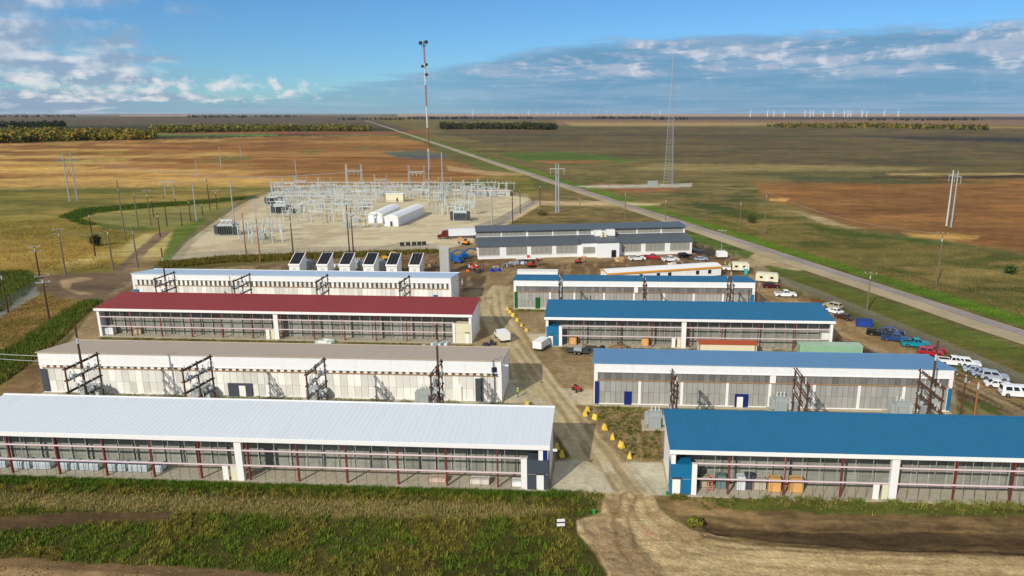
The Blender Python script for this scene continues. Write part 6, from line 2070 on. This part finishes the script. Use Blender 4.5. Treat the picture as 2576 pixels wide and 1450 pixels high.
stones('verge_clods', 'clods along the bare verge at the bottom left', [(-60, 1404), (250, 1418), (600, 1436), (760, 1454), (700, 1478), (-60, 1478)], 1200, .05, .22, [(120, 98, 70), (96, 78, 54), (150, 126, 90)], 54)

# ================================================================== PEOPLE
def make_person(coat):
    t = thing('person', 'person', 'person')
    me = bpy.data.meshes.new('body')
    J = [(0, 0, .95, .15), (0, 0, 1.18, .14), (0, 0, 1.40, .16), (0, 0, 1.50, .07), (0, -.01, 1.62, .10), (0, -.01, 1.74, .09),
         (-.1, 0, .90, .10), (-.12, -.04, .48, .065), (-.13, .02, .08, .05), (-.13, -.14, .04, .045),
         (.1, 0, .90, .10), (.13, .05, .48, .065), (.14, .12, .08, .05), (.14, -.04, .04, .045),
         (-.2, 0, 1.40, .06), (-.27, .02, 1.12, .045), (-.25, -.12, .88, .035), (.2, 0, 1.40, .06), (.27, .02, 1.12, .045), (.25, -.12, .88, .035)]
    E = [(0, 1), (1, 2), (2, 3), (3, 4), (4, 5), (0, 6), (6, 7), (7, 8), (8, 9), (0, 10), (10, 11), (11, 12), (12, 13), (2, 14), (14, 15), (15, 16), (2, 17), (17, 18), (18, 19)]
    me.from_pydata([j[:3] for j in J], E, [])
    o = bpy.data.objects.new('body', me)
    C.objects.link(o)
    o.modifiers.new('skin', 'SKIN')
    for i, j in enumerate(J):
        me.skin_vertices[0].data[i].radius = (j[3], j[3] * .85)
        me.skin_vertices[0].data[i].use_root = i == 0
    sub = o.modifiers.new('sub', 'SUBSURF')
    sub.levels = sub.render_levels = 1
    dg = bpy.context.evaluated_depsgraph_get()
    m2 = bpy.data.meshes.new_from_object(o.evaluated_get(dg))
    bpy.data.objects.remove(o)
    m2.materials.clear()
    m2.materials.append(mat('dark_work_clothes', (40, 44, 58), .9))
    m2.polygons.foreach_set('use_smooth', [True] * len(m2.polygons))
    obj('body', m2, t)
    rng = lambda z, rx, ry: [(rx * math.cos(2 * PI * k / 10), ry * math.sin(2 * PI * k / 10), z) for k in range(10)]
    part('vest', MB().loft([rng(.86, .20, .17), rng(1.15, .20, .17), rng(1.38, .235, .18), rng(1.47, .15, .12)]), coat, t, True)
    for s in (-1, 1):
        part('sleeve', MB().tube((s * .2, 0, 1.41), (s * .275, .02, 1.12), .085, .07, 8), coat, t, True)
    part('face', MB().loft([[(x, y - .01, z) for x, y, z in rng(1.53, .06, .07)], [(x, y - .015, z) for x, y, z in rng(1.6, .085, .1)], [(x, y - .01, z) for x, y, z in rng(1.7, .085, .1)]]), mat('skin_tone', (190, 140, 110), .7), t, True)
    part('hard_hat', MB().loft([rng(1.69, .16, .17), rng(1.71, .13, .14), rng(1.79, .11, .12), rng(1.84, .05, .06)]), WHITE2, t, True)
    return t
HV = mat('hi_vis_lime', (176, 214, 20), .7)
PE = Copies(make_person(HV))
PE.at((*G(1303, 1000), 0), 1.2, 'person in a lime high-visibility vest walking on the sunlit apron')
PE.at((*G(1824, 672), 0), .4, 'left person in a lime vest at the end of the modular building')
PE.at((*G(1834, 676), 0), -.6, 'right person in a lime vest near the white pickup')

# ================================================================== SITE CLUTTER
def lift(label, px, py, rz, ext):
    BL_ = mat('blue_lift_paint', (18, 92, 160), .5)
    t = thing('boom_lift', label, 'boom lift', (*G(px, py), 0), rz, 'blue boom lifts')
    part('chassis', MB().box(-1.6, -1.0, .5, 1.6, 1.0, 1.2), BL_, t)
    part('turret', MB().box(-1.2, -.8, 1.2, .9, .8, 2.1), BL_, t)
    part('boom', MB().bar((-.8, 0, 2.1), (ext * .5, 0, 3.6), .45).bar((ext * .5, 0, 3.6), (ext, 0, 3.2), .35), BL_, t)
    part('basket', MB().box(ext - .1, -.9, 2.6, ext + .8, .9, 2.75).bar((ext - .1, -.9, 3.7), (ext + .8, -.9, 3.7), .06).bar((ext - .1, .9, 3.7), (ext + .8, .9, 3.7), .06).bar((ext + .8, -.9, 3.7), (ext + .8, .9, 3.7), .06).bar((ext - .1, -.9, 2.7), (ext - .1, -.9, 3.7), .06).bar((ext + .8, .9, 2.7), (ext + .8, .9, 3.7), .06), STEELD, t)
    for x in (-1.1, 1.1):
        for y in (-1.0, 1.0):
            add_wheel(t, x, y, .5)
lift('blue boom lift beside the tall grey stack', 1136, 655, .2, 4.2)
lift('blue boom lift in the middle of three', 1152, 662, -.3, 4.6)
lift('blue boom lift next to the left end of the office', 1168, 652, .7, 4.4)
def excavator(label, px, py, rz, c, s=1.0, cat='excavator', name='excavator'):
    P = mat('machine_paint_%d_%d' % (c[0], c[1]), c, .5)
    t = thing(name, label, cat, (*G(px, py), 0), rz)
    t.scale = (s, s, s)
    for y in (-1.0, 1.0):
        part('track', MB().loft([[(-1.7, y - .25, .25), (1.7, y - .25, .25), (1.7, y + .25, .25), (-1.7, y + .25, .25)][::1], [(-1.9, y - .25, .5), (1.9, y - .25, .5), (1.9, y + .25, .5), (-1.9, y + .25, .5)], [(-1.6, y - .25, .85), (1.6, y - .25, .85), (1.6, y + .25, .85), (-1.6, y + .25, .85)]]).box(-1.5, y - .24, 0, 1.5, y + .24, .25), RUBBER, t)
    part('house', MB().box(-1.7, -1.0, .95, .9, 1.0, 1.9), P, t)
    part('cab', MB().loft([[(.0, -.95, 1.9), (1.2, -.95, 1.2), (1.2, 0, 1.2), (0, 0, 1.9)], [(.05, -.9, 2.8), (.95, -.9, 2.8), (.95, -.05, 2.8), (.05, -.05, 2.8)]]), GLASS, t)
    part('boom', MB().bar((.8, .4, 1.4), (2.6, .4, 3.6), .38).bar((2.6, .4, 3.6), (4.4, .4, 3.0), .34), P, t)
    part('stick', MB().bar((4.4, .4, 3.1), (4.2, .4, 1.2), .26), P, t)
    part('bucket', MB().prism_y([(4.4, 1.2), (3.9, 1.1), (3.5, .5), (3.9, .2), (4.3, .5)], 0.0, .8), STEELD, t)
excavator('red excavator before the left half of the office', 1338, 672, .5, (180, 56, 44), .75)
excavator('small red machine before the office porch', 1455, 662, .2, (186, 70, 62), .65, 'loader', 'loader')
excavator('orange machine at the left corner of the office', 1172, 616, 2.6, (230, 140, 40), .8, 'loader', 'loader')
excavator('yellow machine behind the third shed', 1412 - 440, 655, .4, (226, 170, 40), .8, 'loader', 'loader')
excavator('orange and yellow machine in front of the fifth shed', 1002, 680, .1, (232, 130, 30), .8, 'loader', 'loader')
def pile(label, px, py, c, n, s, name='material_pile', cat='pile'):
    t = thing(name, label, cat, (*G(px, py), 0), rnd.uniform(0, 1))
    for k in range(n):
        m = mat('pile_%d_%d_%d' % c[k % len(c)], c[k % len(c)], .7)
        x, y, w = rnd.uniform(-s, s), rnd.uniform(-s, s) * .6, rnd.uniform(.35, 1.0) * s * .6
        a = rnd.uniform(0, PI)
        h = rnd.uniform(.3, 1.0)
        ca, sa = math.cos(a), math.sin(a)
        q = [(x + ca * u * w - sa * v * .4, y + sa * u * w + ca * v * .4) for u, v in ((-1, -1), (1, -1), (1, 1), (-1, 1))]
        part('piece', MB().loft([[(p, r, 0) for p, r in q], [(x + (p - x) * .8, y + (r - y) * .8, h) for p, r in q]]), m, t)
pile('heap of orange, red and white materials left of the office', 1196, 672, [(220, 90, 40), (230, 226, 220), (190, 60, 40), (80, 84, 90)], 14, 2.2)
pile('bright orange heap at the right end of the pale blue roof', 1184, 682, [(226, 92, 36), (60, 60, 64)], 6, 1.2)
pile('dark tarps beside the orange heap', 1206, 686, [(60, 62, 66), (50, 50, 54)], 5, 1.5)
pile('blue tarp bundle on the yard', 1246, 682, [(20, 54, 170), (30, 70, 180)], 4, 1.2)
pile('grey steel sheets stacked before the office', 1292, 666, [(140, 144, 150), (160, 164, 168)], 5, 2.6)
pile('pale steel sheets stacked before the office, right of the grey ones', 1310, 664, [(196, 202, 206), (180, 190, 200)], 4, 1.8)
pile('tan lumber heap before the office porch', 1560, 655, [(186, 150, 104), (160, 126, 86), (206, 176, 130)], 12, 3.0)
pile('white drums and boxes between the second and third sheds', 838, 672, [(210, 212, 208), (150, 160, 156), (90, 96, 96)], 8, 2.0)
pile('scattered timber on the dirt right of the last shed', 1078, 668, [(120, 96, 66), (90, 74, 54), (150, 122, 84)], 10, 3.2)
pile('dark pallets behind the second shed from right', 1012, 660, [(70, 62, 52), (96, 84, 66)], 8, 2.4)
pile('mixed pipes and sheets left of the red excavator', 1268, 672, [(120, 110, 96), (168, 160, 144), (84, 76, 64)], 10, 2.8)
pile('white and tan scraps before the right wing of the office', 1700, 664, [(214, 206, 190), (150, 120, 84), (70, 62, 54)], 9, 2.4)
pile('dark scrap heap right of the office', 1775, 640, [(52, 46, 42), (70, 60, 52), (40, 40, 42)], 12, 3.2)
pile('dark scrap before the black car by the office', 1738, 652, [(58, 50, 44), (80, 66, 52)], 8, 2.0)
pile('brown crates and drums before the rear blue hall', 1520, 884, [(150, 110, 70), (92, 96, 84), (60, 60, 52)], 12, 3.6)
pile('timber and pallets before the rear blue hall, right side', 1560, 880, [(170, 130, 84), (120, 100, 76)], 8, 3.0)
pile('white sheets lying before the red-roofed hall', 815, 868, [(224, 226, 222), (190, 220, 200)], 5, 2.6)
pile('pale blue sheets lying before the red-roofed hall near the road', 1090, 874, [(180, 198, 208), (196, 206, 210)], 4, 3.2)
pile('dark truck parts on the site road edge', 1228, 868, [(40, 44, 60), (52, 50, 56)], 4, 1.4)
t = thing('flat_trailer', 'white flat trailer before the office', 'trailer', (*G(1328, 657), 0), .12)
pbox('deck', WHITE2, t, -4.2, -1.2, .9, 4.2, 1.2, 1.25)
for x in (-2.6, -1.6, 3.0):
    for y in (-1.1, 1.1):
        add_wheel(t, x, y, .45)
pbox('load', mat('red_crate', (196, 60, 50), .6), t, -.3, -.5, 1.252, .7, .5, 2.0)
# two white lids and a green marker in the foreground grass
for k, (px, py, w) in enumerate(((1411, 1320, 'upper'), (1411, 1331, 'lower'))):
    t = thing('marker_panel', '%s of two white panels lying in the foreground grass' % w, 'panel', (*G(px, py), .55), .1)
    part('panel', MB().box(-.5, -.28, 0, .5, .28, .06), WHITE2, t)
    for x in (-.4, .4):
        part('leg', MB().bar((x, 0, -.6), (x, 0, 0), .05), STEELD, t)
t = thing('utility_marker', 'bright green utility marker at the edge of the dirt', 'marker', (*G(1494, 1294), 0))
part('post', MB().loft([[(-.14, -.1, 0), (.14, -.1, 0), (.14, .1, 0), (-.14, .1, 0)], [(-.16, -.12, .55), (.16, -.12, .55), (.16, .12, .55), (-.16, .12, .55)], [(-.06, -.05, .72), (.06, -.05, .72), (.06, .05, .72), (-.06, .05, .72)]]), mat('bright_green_plastic', (10, 160, 80), .5), t)
pbox('cap', mat('dark_green_plastic', (8, 110, 60), .5), t, -.18, -.14, .5, .18, .14, .548)
t = thing('utility_marker', 'green utility marker at the corner of the blue front hall', 'marker', (*G(1677, 1246), 0))
part('post', MB().loft([[(-.12, -.1, 0), (.12, -.1, 0), (.12, .1, 0), (-.12, .1, 0)], [(-.12, -.1, .5), (.12, -.1, .5), (.12, .1, .5), (-.12, .1, .5)], [(-.05, -.05, .62), (.05, -.05, .62), (.05, .05, .62), (-.05, .05, .62)]]), mat('bright_green_plastic', (10, 160, 80), .5), t)
pbox('cap', mat('dark_green_plastic', (8, 110, 60), .5), t, -.14, -.12, .44, .14, .12, .498)
# pink survey paint on the dirt
mb = MB()
for px, py, a, l in ((1617, 1330, .3, .5), (1628, 1337, 1.0, .7), (1622, 1342, -.6, .5), (1632, 1345, .4, .35), (1660, 1360, .9, .4), (1638, 1350, -.2, .3)):
    X, Y = G(px, py)
    c, s = math.cos(a) * l, math.sin(a) * l
    w = .07
    mb.add([(X - c, Y - s - w, .13), (X + c, Y + s - w, .13), (X + c, Y + s + w, .13), (X - c, Y - s + w, .13)], [(0, 1, 2, 3)])
o = part('survey_marks', mb, mat('pink_marking_paint', (226, 140, 130), .8))
tag(o, 'faded pink survey paint strokes on the dirt road', 'paint marks')

# ------------------------------------------------------------------ equipment inside the open halls
def inside(FL, FR, px, v, z=0.5):
    L, rz = facing(FL, FR)
    u = u_of(FL, rz, px, z, v)
    c, s = math.cos(rz), math.sin(rz)
    return (FL[0] + c * u - s * v, FL[1] + s * u + c * v, .12), rz
def make_fan():
    t = thing('fan_housing', 'fan', 'fan unit')
    GREYF = mat('pale_grey_fan_housing', (176, 186, 190), .5, var=.08)
    pr = [(.95 * math.cos(a), .85 + .85 * math.sin(a)) for a in np.linspace(0, PI, 9)]
    part('shell', MB().prism_x([(0.95, .05)] + pr + [(-.95, .05)], -.75, .75), GREYF, t, False)
    part('inlet_ring', MB().tube((.75, 0, .95), (.9, 0, .95), .6, .55, 12), WHITE2, t)
    pbox('skid', STEELD, t, -.8, -1.0, 0, .8, 1.0, .048)
    return t
FN = Copies(make_fan())
fans = (10, 46, 70, 102, 122, 165, 190, 218, 242, 285, 310, 340, 364, 402)
ords = ('leftmost', 'second', 'third', 'fourth', 'fifth', 'sixth', 'seventh', 'eighth', 'ninth', 'tenth', 'eleventh', 'twelfth', 'thirteenth', 'rightmost')
for k, px in enumerate(fans):
    loc, rz = inside(*H_1L, px, 2.2, 1)
    FN.at(loc, rz + .1, 'rounded grey fan housing in the white-roofed hall, %s%s' % (ords[k], '' if k in (0, 13) else ' from the left'), 'fan housings in the front hall', scale=.82)
def crate(label, hall, px, v, w, h, c, d=1.2):
    loc, rz = inside(*hall, px, v)
    t = thing('crate', label, 'crate', loc, rz)
    m = mat('crate_%d_%d_%d' % c, c, .8, var=.12)
    part('body', MB().box(-w / 2, -d / 2, .12, w / 2, d / 2, h), m, t)
    for x in (-w * .35, 0, w * .35):
        pbox('pallet_block', LEDGE, t, x - .1, -d / 2, 0, x + .1, d / 2, .118)
    pbox('strap', STEELD, t, -w / 2 - .01, -.05, .13, w / 2 + .01, .05, h + .01)
TANC = (222, 168, 100)
crate('left of two tan cartons in the blue front hall', H_1R, 1946, 1.6, 1.6, 2.0, TANC)
crate('right of two tan cartons in the blue front hall', H_1R, 2001, 1.6, 1.7, 2.0, TANC)
crate('white cabinet near the left end of the blue front hall', H_1R, 1862, 1.8, 1.1, 2.0, (214, 220, 222))
crate('dark cabinet near the left end of the blue front hall', H_1R, 1884, 2.0, 1.2, 2.2, (64, 70, 78))
crate('pale stack of goods in the blue front hall, left of the cartons', H_1R, 1906, 2.0, 1.9, 1.6, (188, 178, 156))
crate('tan goods beside the left end post of the blue front hall', H_1R, 1770, 2.4, 1.2, 1.5, (176, 166, 140))
crate('green and grey cabinet in the blue front hall', H_1R, 1812, 2.0, 1.3, 2.0, (104, 128, 122))
crate('low white goods on the floor of the white-roofed hall, near its right end', H_1L, 1208, 1.2, 2.6, .8, (214, 206, 194))
crate('small white box on the floor of the white-roofed hall by the end office', H_1L, 1300, .9, 1.3, .8, (232, 232, 228))
crate('pinkish goods on the floor of the white-roofed hall, mid right', H_1L, 1103, 1.4, 2.2, .7, (204, 178, 160))
crate('white cabinet at the left end of the red-roofed hall', H_3L, 283, 1.2, 1.2, 2.1, (232, 232, 230))
crate('pale goods at the left end of the red-roofed hall', H_3L, 268, 1.2, 1.6, 1.6, (200, 206, 210))
crate('tan goods inside the red-roofed hall', H_3L, 350, 2.0, 1.6, 1.6, (184, 164, 136))
crate('left tan carton in the rear blue hall', H_3R, 1441, 1.2, 1.6, 1.9, TANC)
crate('right tan carton in the rear blue hall', H_3R, 1622, 1.2, 1.6, 1.9, TANC)
crate('white machine at the right end of the rear blue hall', H_3R, 2072, 1.2, 1.6, 3.6, (222, 220, 210))
t = thing('orange_ladder', 'orange stepladder in the blue front hall', 'ladder', *[inside(*H_1R, 1786, 1.4)[0]])
ORL = mat('orange_fibreglass', (226, 96, 60), .6)
for s in (-1, 1):
    part('rail', MB().bar((s * .3, -.5, 0), (s * .2, 0, 2.3), .07).bar((s * .3, .5, 0), (s * .2, 0, 2.3), .06), ORL, t)
for k in range(6):
    part('rung', MB().bar((-.28, -.42 + k * .07, .35 + k * .33), (.28, -.42 + k * .07, .35 + k * .33), .05), STEELP, t)
# floodlight arms on the hall ends
for (x, y, z), lab in (((-1.2, 88.5, 6.0), 'white floodlight on the near corner of the white-roofed hall'), ((-9.9, 119.2, 6.9), 'white floodlight on the near corner of the tan-roofed hall')):
    t = thing('floodlight', lab, 'lamp', (x, y, z))
    part('arm', MB().bar((-.6, .1, 0), (.3, -.3, .1), .08), WHITE2, t)
    part('head', MB().box(.2, -.55, -.05, .75, -.2, .18), WHITE2, t)

# ------------------------------------------------------------------ air: thin even haze round the whole place
hz = bpy.data.materials.new('thin_haze')
hz.use_nodes = True
n = NT(hz.node_tree)
vol = n.n('ShaderNodeVolumePrincipled')
vol.inputs['Color'].default_value = (.72, .86, 1.0, 1)
vol.inputs['Density'].default_value = HAZE_DENSITY
out = n.n('ShaderNodeOutputMaterial')
n.t.links.new(vol.outputs[0], out.inputs['Volume'])
o = part('haze', MB().box(-47000, -47000, -2, 47000, 47000, 130), hz)
o['kind'] = 'stuff'
